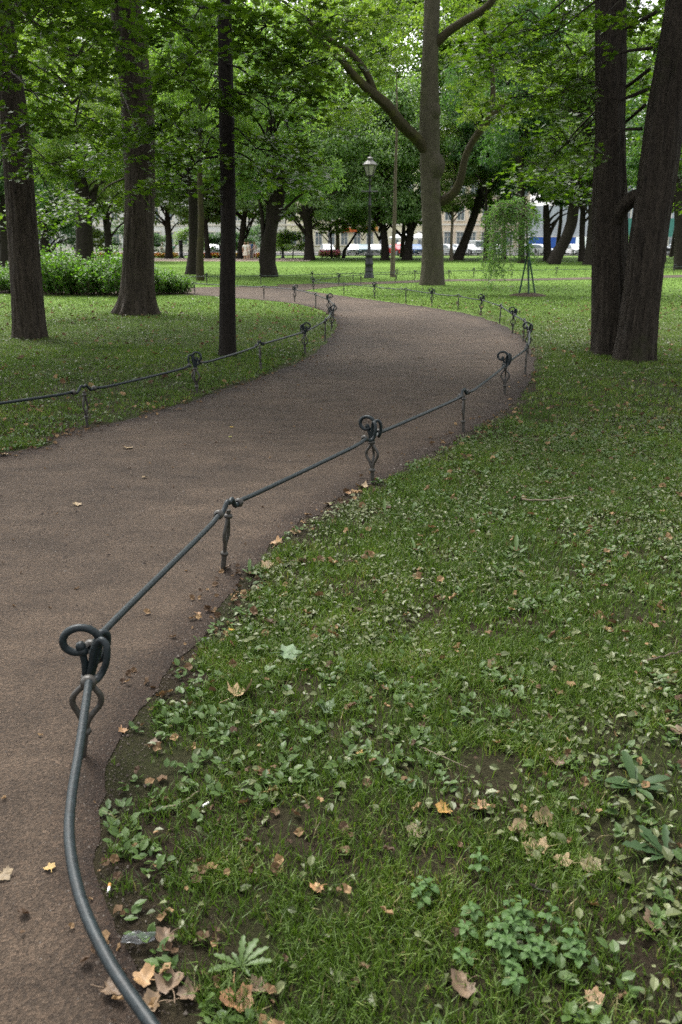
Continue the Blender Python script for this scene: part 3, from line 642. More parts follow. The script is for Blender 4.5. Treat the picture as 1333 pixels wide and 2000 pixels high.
# centre tree with mossy boughs
def t6(mb):
    D = 35.
    limb(mb, [Q(843, 558, D), Q(845, 500, D), Q(843, 400, D), Q(840, 300, D), Q(839, 220, D), Q(841, 100, D), Q(845, -20, D), Q(850, -200, D)], [.48, .41, .39, .38, .33, .30, .27, .18], 0, 36, .035, 44, .14, .5, .12)
    limb(mb, [Q(842, 236, 35), Q(848, 219, 34.9), Q(842, 200, 35)], [.22, .31, .22], 0, 14, .1, 3, step=.08)
    limb(mb, [Q(848, 345, 34.9), Q(852, 325, 34.8), Q(846, 300, 34.9)], [.25, .33, .22], 0, 14, .1, 4, step=.08)
c6 = P(843, 554)
def centre_tree():
    root = empty('ash_tree', c6, label='tall grey-brown tree in the middle with two mossy crooked boughs', cat='tree')
    off = c6; mb = MB(); t6(mb); mb.v = [v-off for v in mb.v]; mb.build('trunk', M['bark_grey'], root)
    def bough(pts, r, s):
        b = MB(); limb(b, [Q(*p) for p in pts], r, 0, 16, .12, s, step=.12); b.v = [v-off for v in b.v]; b.build('bough', M['bark_moss'], root)
    bough([(842, 310, 35), (815, 272, 34.6), (785, 243, 34), (755, 205, 33.5), (720, 175, 33), (690, 145, 32.6), (660, 110, 32), (600, 60, 31)], [.19, .20, .20, .19, .15, .12, .09, .05], 51)
    bough([(735, 190, 33.3), (715, 140, 33), (680, 100, 32.7), (640, 75, 32.3), (597, 36, 32)], [.14, .11, .10, .09, .06], 52)
    bough([(860, 395, 35), (885, 378, 34.8), (900, 350, 34.6), (912, 300, 34.4), (935, 260, 34.2), (962, 228, 34), (988, 204, 33.8)], [.19, .17, .15, .13, .13, .14, .12], 53)
    bough([(950, 245, 34.1), (962, 200, 34), (963, 150, 34), (958, 100, 34), (940, 40, 34)], [.12, .10, .08, .07, .04], 54)
    bough([(852, 85, 35), (875, 62, 34.8), (905, 42, 34.6), (940, 22, 34.4), (962, 0, 34.2), (990, -60, 34)], [.18, .16, .145, .14, .13, .1], 55)
    mb = MB()
    for px, py, D, r, rz, n in [(700, 40, 35, 1.6, 1.0, 60), (640, 130, 33, 1.2, .8, 36), (760, 120, 36, 1.2, .9, 40), (690, 215, 34, 1.1, .4, 26), (780, 10, 37, 1.2, .8, 36), (920, 110, 36, 1.3, 1.0, 44), (960, 30, 36, 1.3, .8, 36), (900, 165, 37, .7, .4, 14), (1030, 140, 38, 1., .8, 26), (960, 210, 38, 1., .6, 20), (890, 20, 38, 1.1, .8, 30), (820, 60, 39, 1.3, 1, 30), (610, 20, 33, 1.2, .8, 30)]:
        c = Q(px, py, D); sprays(mb, c, (r, r, rz), n, .15, DIAM, (off[0], off[1], c[2]), tw=.9, leaf_n=40, flat=.55)
    sprays(mb, Q(925, 215, 33.6), (.5, .5, .7), 16, .12, DIAM, (off[0], off[1], 6), tw=.5, rnd=(.9, .1), leaf_n=26, flat=.6)
    clumps(mb, (off[0], off[1], 16.5), (6, 6, 4.5), 60, 140, .32)
    mb.v = [v-off for v in mb.v]; mb.build('crown', [M['leaf_light'], M['bark_grey']], root, attr=True)
centre_tree()

# generic crowns for the trees further back: meshes shared by copies
def crown_mesh(leaf, seed, K=62, per=290, size=.2, shape=(4.6, 4.6, 5.2), zc=8.2, low=None):
    mb = MB(); clumps(mb, (0, 0, zc), shape, K, per, size, DIAM, .5, .30, -.75)
    clumps(mb, (0, 0, zc-shape[2]*.55), (shape[0]*.95, shape[1]*.95, shape[2]*.35), int(K*.35), per, size, DIAM, .5, .45, -.9)
    for i in range(26):                                # inner branches
        a = random.uniform(0, 6.28); z = random.uniform(2.8, zc+2); l = random.uniform(1.5, shape[0]*.8)
        tube(mb, catmull([(0, 0, z), (math.cos(a)*l*.5, math.sin(a)*l*.5, z+l*.35), (math.cos(a)*l, math.sin(a)*l, z+l*.5)], 4), np.linspace(.09, .02, 9), 5, mat=1, cap=False)
    return mb
CR = {}
def crown_obj(kind, root, sc=(1, 1, 1), rz=0, dz=0, shift=(0, 0)):
    spec = {'mid': ('leaf_mid', 1), 'blue': ('leaf_blue', 2), 'light': ('leaf_light', 3), 'dark': ('leaf_dark', 4)}[kind]
    if kind not in CR:
        o = crown_mesh(spec[0], spec[1]).build('crown', [M[spec[0]], M['bark_far']], root, attr=True); CR[kind] = o
    else:
        o = CR[kind].copy(); COL.objects.link(o); o.parent = root
    o.scale = sc; o.rotation_euler = (0, 0, rz); o.location = (shift[0], shift[1], dz); return o
def far_tree(name, label, base, pts, r, kind, sc=1.0, sz=1.0, dz=0, bark='bark_far', group=None, flare=.25, extra=(), rough=.1, shift=None):
    """base: pixel of the foot; pts: pixels the trunk passes through at the same distance; r: radii list"""
    b = P(*base); D = b[1]; root = empty(name, b, label=label, cat='tree', group=group); mb = MB()
    if D > 60: r = [x*.8 for x in r]; extra = [(e, [x*.8 for x in q]) for e, q in extra]
    c = [np.array([b[0], b[1], -.05])]+[Q(x, y, D) for x, y in pts]
    limb(mb, c, r, 0, 14, rough, int(base[0]), flare, .5, .25)
    for e, er in extra: limb(mb, [Q(x, y, D) for x, y in e], er, 0, 10, rough, int(base[0])+1, 0, .5, .2)
    mb.v = [v-b for v in mb.v]; mb.build('trunk', M[bark], root)
    if kind:
        if D > 60: sz *= 1.5; dz -= 2.7 if base[0] < 820 else 1.9
        top = c[-1]-b; sh = (top[0]*.9, 0) if shift is None else shift
        crown_obj(kind, root, (sc, sc, sz), random.uniform(0, 6.28), dz, sh)
    return root
far_tree('old_linden', 'gnarled burr-covered trunk beside the walking group, beyond the far fence', (526, 541), [(522, 515), (524, 480), (530, 440), (534, 400), (530, 300), (530, 200)], [.42, .36, .31, .36, .34, .28, .2, .1], 'blue', .8, 1.0, -.3, 'bark_far', flare=.12, rough=.42, extra=[([(536, 430), (548, 385), (552, 330)], [.3, .22, .12]), ([(515, 545), (514, 480), (512, 420), (505, 380)], [.13, .11, .1, .08])])
far_tree('linden_tree', 'dark forked trunk standing behind the hedge end, left of the thin black trunk', (378, 536), [(380, 480), (378, 400), (374, 320), (376, 200)], [.34, .30, .27, .22, .15], 'mid', .8, .95, .6, flare=.3)
far_tree('young_tree', 'slim pale-barked trunk close in front of a dark forked trunk by the hedge', (392, 548), [(391, 500), (393, 430), (391, 350), (390, 300), (392, 180), (394, 60)], [.18, .15, .13, .11, .09, .07, .04], 'mid', .5, .7, 2.6, 'bark_moss', flare=.15)
far_tree('sapling', 'thin straight sapling just right of the street lamp', (767, 541), [(768, 490), (771, 430), (772, 370), (774, 310), (776, 220), (774, 120)], [.13, .10, .09, .07, .06, .04, .02], None, bark='bark_pale', flare=.1, rough=.05)
far_tree('linden_tree', 'dark trunk between the round bush and the pink flower bed', (605, 508), [(604, 470), (602, 440), (598, 400), (600, 300)], [.65, .52, .55, .42, .2], 'blue', 1.35, 1.1, 0, extra=[([(604, 445), (590, 420), (565, 390)], [.3, .22, .1])])
far_tree('linden_tree', 'narrow grey trunk in front of the pale yellow building', (660, 503), [(660, 470), (659, 440), (658, 380)], [.35, .28, .26, .2], 'mid', 1.3, 1.1, .5, 'bark_pale')
far_tree('young_tree', 'very thin dark trunk left of the narrow grey trunk', (648, 504), [(647, 470), (645, 430), (643, 400)], [.15, .12, .1, .08], 'light', .72, .62, 1.6)
far_tree('young_tree', 'thin crooked trunk bending right toward the street lamp', (671, 504), [(673, 490), (682, 478), (692, 462), (702, 450), (714, 445)], [.24, .2, .17, .15, .12, .08], 'light', .5, .5, 2.4, flare=.1)
far_tree('linden_tree', 'dark trunk just left of the red parked car', (753, 508), [(752, 480), (750, 455), (746, 425), (740, 380)], [.5, .44, .42, .4, .2], 'blue', 1.3, 1.05, 0, extra=[([(750, 450), (735, 430), (722, 410)], [.25, .2, .1])])
far_tree('linden_tree', 'forked dark trunk just right of the red parked car', (796, 508), [(798, 480), (802, 455), (800, 425), (795, 380)], [.6, .48, .45, .32, .2], 'blue', 1.25, 1.0, .2, extra=[([(800, 460), (810, 440), (816, 415)], [.3, .25, .1])])
far_tree('linden_tree', 'black trunk leaning to the right beside the white van', (894, 508), [(906, 478), (918, 445), (930, 410), (940, 370), (950, 320), (956, 260)], [.65, .55, .5, .46, .4, .3, .2], 'dark', 1.05, 1.0, 2.6, flare=.15)
far_tree('linden_tree', 'dark upright trunk in front of the blue hoarding', (1070, 510), [(1069, 470), (1068, 440), (1067, 400)], [.5, .44, .44, .3], 'dark', 1.15, 1.0, .4, extra=[([(1070, 465), (1082, 440), (1095, 420)], [.25, .2, .1])])
far_tree('linden_tree', 'thick trunk leaning right across the blue hoarding', (1080, 516), [(1090, 495), (1104, 470), (1114, 445), (1120, 415), (1126, 370), (1132, 300)], [.68, .58, .56, .52, .5, .35, .2], 'mid', .95, .9, 1.2, flare=.15)
far_tree('linden_tree', 'straight dark trunk right of the blue hoarding', (1137, 511), [(1137, 470), (1138, 430), (1140, 380)], [.36, .32, .3, .2], 'dark', 1.1, 1.0, .8)
far_tree('linden_tree', 'grey-brown trunk half hidden by the twin-trunked tree', (1153, 517), [(1156, 470), (1159, 430), (1160, 380), (1160, 300)], [.62, .5, .46, .4, .2], 'mid', .95, .95, 1.0)
far_tree('linden_tree', 'dark trunk at the far right edge beyond the twin-trunked tree', (1330, 526), [(1330, 480), (1328, 420), (1325, 340), (1325, 260)], [.42, .36, .34, .3, .2], 'dark', .9, 1.0, .8)
far_tree('linden_tree', 'thin dark trunk right of the twin trunks near the green netting', (1297, 512), [(1301, 470), (1305, 430), (1308, 400)], [.2, .17, .15, .1], 'mid', 1.1, 1, 1.2)
far_tree('linden_tree', 'forked tree rising from behind the left part of the hedge', (165, 540), [(166, 480), (164, 430), (160, 380), (155, 320)], [.5, .42, .40, .36, .2], 'light', .75, .9, .9, extra=[([(166, 440), (178, 400), (190, 360)], [.28, .22, .1])])
far_tree('linden_tree', 'dark trunk far behind the hedge, left of the flared tree', (213, 512), [(212, 470), (208, 430), (206, 380)], [.5, .4, .36, .2], 'light', 1.1, 1.05, 0)
far_tree('linden_tree', 'dark trunk deep behind the hedge near the left tree', (90, 516), [(88, 480), (84, 440), (80, 380)], [.55, .45, .4, .2], 'dark', .9, .9, -.6)
far_tree('linden_tree', 'dark trunk seen between the left edge and the stout leaning tree', (8, 522), [(8, 470), (6, 430), (4, 380)], [.4, .36, .3, .2], 'dark', .75, .9, 0)
far_tree('linden_tree', 'distant trunk between the flared tree and the forked trunk', (330, 505), [(330, 470), (328, 440), (326, 400)], [.5, .42, .4, .2], 'mid', 1.25, 1.05, -.2)
far_tree('linden_tree', 'distant trunk directly left of the thin black trunk', (407, 505), [(405, 475), (402, 440), (400, 400)], [.38, .34, .3, .2], 'mid', 1.2, 1.0, .6)
far_tree('linden_tree', 'distant trunk directly right of the thin black trunk', (470, 505), [(472, 475), (476, 440), (480, 400)], [.5, .42, .4, .2], 'blue', 1.3, 1.05, .2)
far_tree('linden_tree', 'thin dark trunk behind the weeping sapling', (948, 510), [(948, 470), (950, 430), (950, 360)], [.18, .15, .14, .1], 'dark', .95, 1.0, 3.2)
far_tree('linden_tree', 'tall trunk rising behind the weeping sapling crown', (1018, 514), [(1019, 470), (1020, 400), (1018, 330), (1018, 260)], [.34, .3, .28, .25, .2], 'dark', .95, 1.1, 2.2)

far_tree('young_tree', 'slim pale trunk before the cream building, left of the leaning black trunk', (882, 509), [(882, 470), (884, 430), (886, 380), (888, 320)], [.2, .16, .14, .12, .08], 'light', .62, .62, 2.6, 'bark_pale')
far_tree('linden_tree', 'far tree with low light foliage screening the cream building right of the leaning trunk', (985, 506), [(985, 470), (984, 430), (982, 380)], [.3, .24, .2, .12], 'mid', .9, .8, .6)

def woodland():
    mb = MB(); n = 0
    spots = []
    for D, st, s in ((101, 10.5, 1.5), (94, 13, 1.35)):
        x = -.56*D
        while x < .56*D: spots.append((x+random.uniform(-2, 2), D+random.uniform(-3, 3), s*random.uniform(.85, 1.15))); x += st
    for x, y, s in spots:
        zc = 12.5*s; hi = 1 if abs(x-11) < 9 else 0
        low = (4.8 if 9 < x < 23 else 2.8) if (x > -3) else 1.2
        clumps(mb, (x, y, (low+34)/2+hi), (5.6*s, 4, (34-low)/2), 95, 190, .46, DIAM, random.uniform(.3, .7), .38, -.95)
        if random.random() < .35: tube(mb, [(x, y, -.1), (x+.2, y, low+1), (x, y, 15)], [.28, .22, .1], 9, mat=1)
    tag(mb.build('woodland', [M['leaf_mid'], M['bark_far']], attr=True), 'dense mass of tall trees closing the far side of the park', 'woodland', kind='stuff')
woodland()

# trees standing outside the picture on both sides and one added behind: they shade the foreground and are seen from a step aside
def side_tree(x, y, label, kind='mid', s=1.0, dz=1.5):
    root = empty('park_tree', (x, y, 0), label=label, cat='tree'); mb = MB()
    limb(mb, [(0, 0, -.05), (.1, 0, 2), (0, .1, 5), (.1, 0, 9)], [.4, .33, .28, .1], 0, 20, .06, int(abs(x)*7), .35, .4, .12)
    mb.build('trunk', M['bark_dark'], root); crown_obj(kind, root, (s, s, .9), random.uniform(0, 6), dz)
side_tree(-9.5, 11.5, 'broad tree standing just outside the left edge', 'mid', 1.0, 2.2)
side_tree(-5.2, -1.2, 'broad unseen tree added behind the viewer on the left to shade the foreground', 'dark', .95, 2.6)  # unseen tree added behind the camera so its crown darkens the near ground
side_tree(10.5, 8, 'broad tree standing just outside the right edge', 'dark', 1.0, 2.0)

# ------------------------------------------------------------------ weeping sapling with stakes
def weeping():
    b = P(1032, 578); D = b[1]; root = empty('weeping_sapling', b, label='young weeping tree with feathery hanging leaves tied to green stakes', cat='tree')
    def q(x, y, dd=0): return Q(x, y, D+dd)-b
    mb = MB(); limb(mb, [q(1033, 580), q(1032, 530), q(1030, 470), q(1028, 420), q(1015, 402)], [.035, .03, .03, .028, .02], 0, 8, .1, 5); mb.build('trunk', M['bark_pale'], root)
    for (x, y), dy in (((1015, 574), .1), ((1049, 574), .15), ((1030, 579), -.25)):
        s = MB(); c = q(x, y, 0); c[1] += dy; c[2] = -.05; tube(s, [c, q(1031, 488)+[.02, dy*.2, 0]], .027, 8); s.build('stake', M['stake'], root)
    a = np.linspace(-math.pi/2, math.pi/2, 7)
    mb = MB(); th = np.linspace(0, 2*math.pi, 28, endpoint=False); rr = np.linspace(1, 0, 8); V = []
    for r in rr:
        for t in th: V.append((r*.62*math.cos(t)*(1+.12*math.sin(3*t)), r*.55*math.sin(t), (1-r**3)*.07*(1+.5*vn(r*9+math.cos(t)*4, math.sin(t)*4, 3))))
    F4 = [(i*28+j, i*28+(j+1) % 28, (i+1)*28+(j+1) % 28, (i+1)*28+j) for i in range(7) for j in range(28)]
    mb.add(V, F4, smooth=True); tag(mb.build('soil_mound', M['soil']), kind='structure').location = tuple(b)
    mb = MB()
    strands = []
    for i in range(74):
        tx = random.choice([random.gauss(962, 10), random.gauss(976, 12), random.gauss(990, 14), random.gauss(1012, 12), random.gauss(1040, 8)]); tx = min(max(tx, 946), 1054); ty = 396+abs(tx-1005)*.45+random.uniform(-8, 14)
        y1 = {0: random.uniform(490, 572), 1: random.uniform(470, 560), 2: random.uniform(435, 500), 3: random.uniform(420, 455)}[0 if tx < 980 else 1 if tx < 1003 else 2 if tx < 1030 else 3]
        dd = random.uniform(-.75, .75); A = q(1024+random.uniform(-8, 6), 412+random.uniform(-6, 20)); Mx = q(tx, ty, dd); E = q(tx-random.uniform(-3, 14), y1, dd*1.15)
        c = catmull([A, (A+Mx)/2+[0, 0, .14], Mx, (Mx+E)/2+[random.uniform(-.08, .08), 0, 0], E], 6); strands.append(c)
        tube(mb, c, np.linspace(.010, .003, len(c)), 4, mat=1, cap=False)
    for i in range(14):
        A = q(1030, random.uniform(430, 500)); E = q(1030+random.uniform(-26, 16), random.uniform(450, 530), random.uniform(-.4, .4)); strands.append(catmull([A, (A+E)/2+[0, 0, .08], E], 8))
    for c in strands:
        k = int(17+19*np.linalg.norm(c[-1]-c[0])); s = rng.uniform(.3, 1, k)*(len(c)-1); i = s.astype(int).clip(0, len(c)-2); f = (s-i)[:, None]; p = c[i]*(1-f)+c[i+1]*f
        p = p+rng.normal(0, .055, p.shape); sd = rng.normal(0, 1, (k, 3)); dr = sd*[.9, .9, .3]+[0, 0, -.7]
        V0 = DIAM[0]*np.array([.42, 1, 1]); leaves(mb, p, rng.normal(0, .5, (k, 3))+[0, -.3, .9], dr, rng.uniform(.09, .18, k), (V0, DIAM[1]), np.clip(rng.normal(.5, .25, k), 0, 1))
    mb.build('crown', [M['leaf_weep'], M['twig']], root, attr=True)
weeping()

# ------------------------------------------------------------------ shrubs
def shrub_mesh(rx, ry, h, n, size, leafpx, seed, bright=.15):
    mb = MB(); st = rng.uniform(0, 6.28, n); rr = np.sqrt(rng.random(n))
    for a, r in zip(st, rr):
        bx, by = math.cos(a)*r*rx*.8, math.sin(a)*r*ry*.8; hh = h*(1-.35*r*r)*random.uniform(.7, 1.15); ox, oy = math.cos(a)*r*rx*.25+random.gauss(0, .1), math.sin(a)*r*ry*.25+random.gauss(0, .1)
        e = np.array([bx+ox, by+oy, hh]); b0 = np.array([bx*.8, by*.8, 0]); m = (b0+e)/2+[ox*.1, oy*.1, 0]
        c = catmull([b0, m, e], 6); tube(mb, c, np.linspace(.012, .003, len(c)), 3, mat=1, cap=False)
        k = leafpx; s = rng.uniform(.12, 1, k)*(len(c)-1); i = s.astype(int).clip(0, len(c)-2); f = (s-i)[:, None]; p = c[i]*(1-f)+c[i+1]*f; t = s/(len(c)-1)
        sd = rng.normal(0, 1, (k, 3))*[1, 1, .3]; p = p+unit(sd)*.09*rng.random((k, 1))
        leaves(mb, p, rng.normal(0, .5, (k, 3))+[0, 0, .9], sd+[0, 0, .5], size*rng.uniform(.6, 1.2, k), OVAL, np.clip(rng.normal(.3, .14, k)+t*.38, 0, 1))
    return mb
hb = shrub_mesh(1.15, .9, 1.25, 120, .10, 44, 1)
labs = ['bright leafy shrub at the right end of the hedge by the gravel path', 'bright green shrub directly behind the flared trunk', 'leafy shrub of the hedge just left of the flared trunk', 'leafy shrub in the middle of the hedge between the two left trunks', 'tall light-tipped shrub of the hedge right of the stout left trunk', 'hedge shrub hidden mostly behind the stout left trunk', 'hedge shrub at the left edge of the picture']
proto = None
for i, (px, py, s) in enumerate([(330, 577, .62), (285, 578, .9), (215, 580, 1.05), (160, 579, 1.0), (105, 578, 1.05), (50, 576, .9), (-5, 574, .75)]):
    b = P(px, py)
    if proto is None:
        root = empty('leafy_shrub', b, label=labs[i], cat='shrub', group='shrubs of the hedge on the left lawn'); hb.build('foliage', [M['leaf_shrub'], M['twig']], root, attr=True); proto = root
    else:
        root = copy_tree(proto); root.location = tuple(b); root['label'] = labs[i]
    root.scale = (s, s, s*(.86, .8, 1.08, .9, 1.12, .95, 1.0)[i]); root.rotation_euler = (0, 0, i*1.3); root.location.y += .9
def bush(label, px, py, r, h, leaf, n=26):
    b = P(px, py); mb = MB(); clumps(mb, (0, 0, h*.5), (r, r*.8, h*.52), n, 260, .16, DIAM, .45, .4, -.6); 
    root = empty('round_bush', b, label=label, cat='bush'); mb.build('foliage', [M[leaf], M['twig']], root, attr=True)
    s = MB(); limb(s, [(0, 0, 0), (.1, 0, h*.3), (0, 0, h*.7)], .07, .02, 7, .1, 3); s.build('stem', M['bark_far'], root)
bush('round green bush left of the dark trunk beyond the lawn', 572, 504, 2.3, 3.4, 'leaf_mid')
bush('dark rounded bush right of the thin black trunk beyond the lawn', 478, 500, 2.1, 3.6, 'leaf_dark')
bush('pale green young bush behind the hedge left of the flared trunk', 188, 505, 1.6, 3.6, 'leaf_light')
bush('dark bushy evergreen low behind the stout left trunk', 120, 510, 3.2, 4.6, 'leaf_dark', 34)
bush('dark low bush at the left edge beyond the hedge', 15, 512, 3.0, 3.4, 'leaf_dark', 30)
bush('mid green bush far behind the forked trunk at the left', 372, 500, 2.6, 3.6, 'leaf_mid')
bush('green bush just right of the distant trunk next to the thin black trunk', 425, 499, 2.0, 3.0, 'leaf_dark')
bush('dark green bush between the gnarled trunk and the walking group, far back', 508, 498, 2.4, 4.2, 'leaf_dark')
bush('dark bush far behind the hedge left of the distant trunk', 245, 501, 2.8, 4.4, 'leaf_dark')
bush('dark bush in the far distance left of the round green bush', 548, 497, 1.6, 3.0, 'leaf_mid')
bush('low green bush behind the right twin trunk by the far fence', 1205, 500, 2.2, 3.0, 'leaf_dark')
bush('small dark bush left of the flared tree in the distance', 300, 500, 2.2, 3.2, 'leaf_dark')

# ------------------------------------------------------------------ street lamp
def lamp():
    b = P(721, 543); root = empty('street_lamp', b, label='black cast-iron street lamp with a white glass lantern on the far lawn edge', cat='lamp'); m = M['lampiron']
    mb = MB(); lathe(mb, [(.24, 0), (.24, .10), (.20, .13), (.19, .3), (.205, .33), (.19, .36), (.185, .62), (.21, .66), (.19, .70), (.165, .95), (.17, 1.0), (.22, 1.05), (.2, 1.12), (.12, 1.18), (.10, 1.3)], 24, lobes=8, amp=.04); mb.build('base', m, root)
    mb = MB(); lathe(mb, [(.10, 1.28), (.085, 1.32), (.075, 1.45), (.068, 3.3), (.10, 3.34), (.10, 3.38), (.066, 3.42), (.062, 3.9), (.1, 3.94), (.09, 3.99), (.055, 4.03), (.05, 4.4), (.09, 4.43), (.05, 4.5), (.07, 4.6), (.16, 4.66)], 20); mb.build('pole', m, root)
    mb = MB(); tube(mb, [(-.36, 0, 3.96), (0, 0, 3.96), (.36, 0, 3.96)], .025, 8); ball(mb, (-.36, 0, 3.96), .045); ball(mb, (.36, 0, 3.96), .045); mb.build('crossbar', m, root)
    L = MB(); c = np.array([0, 0, 0])
    for k in range(6):
        a = k*math.pi/3+.26; u = np.array([math.cos(a), math.sin(a), 0]); tube(L, [u*.17+[0, 0, 4.64], u*.325+[0, 0, 5.12]], .018, 6)
    lathe(L, [(.02, 4.62), (.19, 4.62), (.19, 4.67), (.02, 4.67)], 6); lan = L.build('lantern', m, root)
    g = MB(); lathe(g, [(.16, 4.67), (.305, 5.11)], 6, smooth=False); g.v = [v @ np.array([[math.cos(.26), math.sin(.26), 0], [-math.sin(.26), math.cos(.26), 0], [0, 0, 1]]) for v in g.v]; g.build('glass', M['lampglass'], lan)
    r = MB(); lathe(r, [(.35, 5.10), (.36, 5.15), (.20, 5.29), (.12, 5.34), (.12, 5.41), (.15, 5.43), (.03, 5.5), (.035, 5.54), (.015, 5.62), (.001, 5.70)], 12, smooth=False)
    r.build('cap', plain('lamp_cap', (.10, .095, .085), .5), lan)
lamp()

# ------------------------------------------------------------------ buildings beyond the street
def building(name, label, x0, x1, y, h, wallm, storeys, bays, basez=1.2, roofh=2.5, win=(1.1, 1.9), cat='building', shop=False):
    root = empty(name, ((x0+x1)/2, y, 0), label=label, cat=cat); W = x1-x0
    mb = MB(); box(mb, -W/2, W/2, 0, 14, .0, h); mb.build('wall', wallm, root)
    mb = MB(); box(mb, -W/2-.1, W/2+.1, -.12, -.003, 0, .9); mb.build('base_course', M['trim'], root); mb = MB(); box(mb, -W/2-.1, W/2+.1, -.18, -.003, 4.5, 4.8); mb.build('string_course', M['trim'], root); mb = MB(); box(mb, -W/2-.3, W/2+.3, -.45, -.003, h-.6, h-.01); mb.build('cornice', M['trim'], root)
    mb = MB(); V = [(-W/2-.3, -.4, h), (W/2+.3, -.4, h), (W/2+.3, 14.3, h), (-W/2-.3, 14.3, h), (-W/2+2, 5, h+roofh), (W/2-2, 5, h+roofh), (W/2-2, 9, h+roofh), (-W/2+2, 9, h+roofh)]
    mb.add(V, [(0, 1, 5, 4), (1, 2, 6, 5), (2, 3, 7, 6), (3, 0, 4, 7), (4, 5, 6, 7)]); mb.build('roof', M['roofmetal'], root)
    sh = (h-5)/(storeys-1); wp = None
    for s in range(storeys):
        for k in range(bays):
            x = -W/2+(k+.5)*W/bays; z = 1.4 if s == 0 else 4.9+(s-1)*sh+.6; ww, wh = win
            if wp is None:
                A = MB(); a, c_ = ww/2, wh
                box(A, -a-.18, -a, -.10, -.003, -.1, c_+.1); box(A, a, a+.18, -.10, -.003, -.1, c_+.1); box(A, -a-.25, a+.25, -.2, -.003, c_+.1, c_+.35); box(A, -a-.25, a+.25, -.2, -.003, -.28, -.1); box(A, -.04, .04, -.06, -.024, -.1, c_+.1); box(A, -a, a, -.06, -.024, c_*.62, c_*.62+.07)
                o = A.build('window', M['trim'], root); g = MB(); box(g, -a, a, -.02, -.004, -.1, c_+.1); g.build('pane', M['glass'], o); wp = o
            else: o = copy_tree(wp, root)
            o.location = (x, 0, z)
    return root
yb = 151
def X(px, D=yb): return Q(px, 480, D)[0]
building('apartment_house', 'cream building with white framed windows behind the white van', X(838), X(1030), yb, 17, M['cream'], 4, 8)
bY = building('apartment_house', 'pale yellow building behind the pink flower bed and the street lamp', X(560), X(836), yb+1, 18, M['yellow'], 4, 11)
building('apartment_house', 'pale building far left glimpsed between the trunks', X(180), X(556), yb+3, 16, M['whitewall'], 4, 14)
building('apartment_house', 'white building at the far left edge behind the trees', X(-260), X(176), yb+5, 15, M['whitewall'], 4, 12)
building('apartment_house', 'plain grey-white building with shop fronts at the right behind the parked cars', X(1163), X(1560), yb+2, 14, M['greypanel'], 3, 10, win=(1.8, 1.8))
def site():
    x0, x1 = X(1033, 146), X(1160, 146); root = empty('site_hoarding', ((x0+x1)/2, 146, 0), label='grey panelled site building with a bright blue hoarding below', cat='hoarding'); W = x1-x0
    mb = MB(); box(mb, -W/2, W/2, 0, 3, 2.6, 7.5)
    for k in range(10): box(mb, -W/2+k*W/10, -W/2+k*W/10+.08, -.05, -.003, 2.6, 7.5)
    mb.build('panel', M['greypanel'], root)
    mb = MB(); box(mb, -W/2, W/2-3.2, -.3, .0-.003, .0, 2.55); mb.build('hoarding', M['bluehoard'], root)
    mb = MB(); box(mb, -W/2, W/2, -.34, -.003, 2.56, 2.68); mb.build('batten', M['trim'], root)
    for k in range(9):
        pass
site()
def netting():
    x0, x1 = X(1215, 148), X(1500, 148); root = empty('scaffold', ((x0+x1)/2, 148, 0), label='scaffold wrapped in green netting at the far right', cat='scaffold'); W = x1-x0
    mb = MB(); box(mb, -W/2, W/2, 0, .06, 2.6, 5.6); mb.build('netting', M['greennet'], root)
    pr = None
    for k in range(12):
        if pr is None: m2 = MB(); tube(m2, [(0, 0, 0), (0, 0, 6)], .06, 6); pr = m2.build('pole', M['rim'], root); o = pr
        else: o = pr.copy(); COL.objects.link(o); o.parent = root
        o.location = (-W/2+.2+k*(W-.4)/11, -.12, 0)
netting()
def shop_sign():
    for px, w_, c, lb in ((683, 2.6, (.75, .16, .03), 'orange shop sign board on the pale yellow building'), (726, 2.2, (.8, .38, .08), 'amber shop sign board right of the lamp post on the pale yellow building')):
        mb = MB(); box(mb, -w_/2, w_/2, -.25, -.005, 0, .75); box(mb, -w_/2+.1, w_/2-.1, -.27, -.25, .1, .65)
        o = mb.build('shop_sign', plain('sign_orange', tuple(x_*.6 for x_ in c), .5)); o.location = (X(px, yb+1), yb+.8, 4.9-1.5 if px < 700 else 3.6); tag(o, lb, 'sign')
shop_sign()
def parasol(px, D, w, label):
    b = Q(px, 480, D); root = empty('cafe_parasol', (b[0], D, .14), label=label, cat='parasol')
    mb = MB(); V = [(-w, -w, 2.3), (w, -w, 2.3), (w, w, 2.3), (-w, w, 2.3), (0, 0, 3.1)]; mb.add(V, [(0, 1, 4), (1, 2, 4), (2, 3, 4), (3, 0, 4)])
    mb.add([(-w, -w, 2.3), (w, -w, 2.3), (w, -w, 2.0), (-w, -w, 2.0)], [(0, 3, 2, 1)]); mb.build('canopy', M['whitewall'], root)
    mb = MB(); tube(mb, [(0, 0, 0), (0, 0, 3.1)], .04, 8); mb.build('pole', M['rim'], root)
parasol(785, 143, 2.2, 'white parasol behind the dark-windowed white car right of the sapling'); parasol(818, 143.5, 2.0, 'white parasol seen between the forked trunk and the tall centre tree')

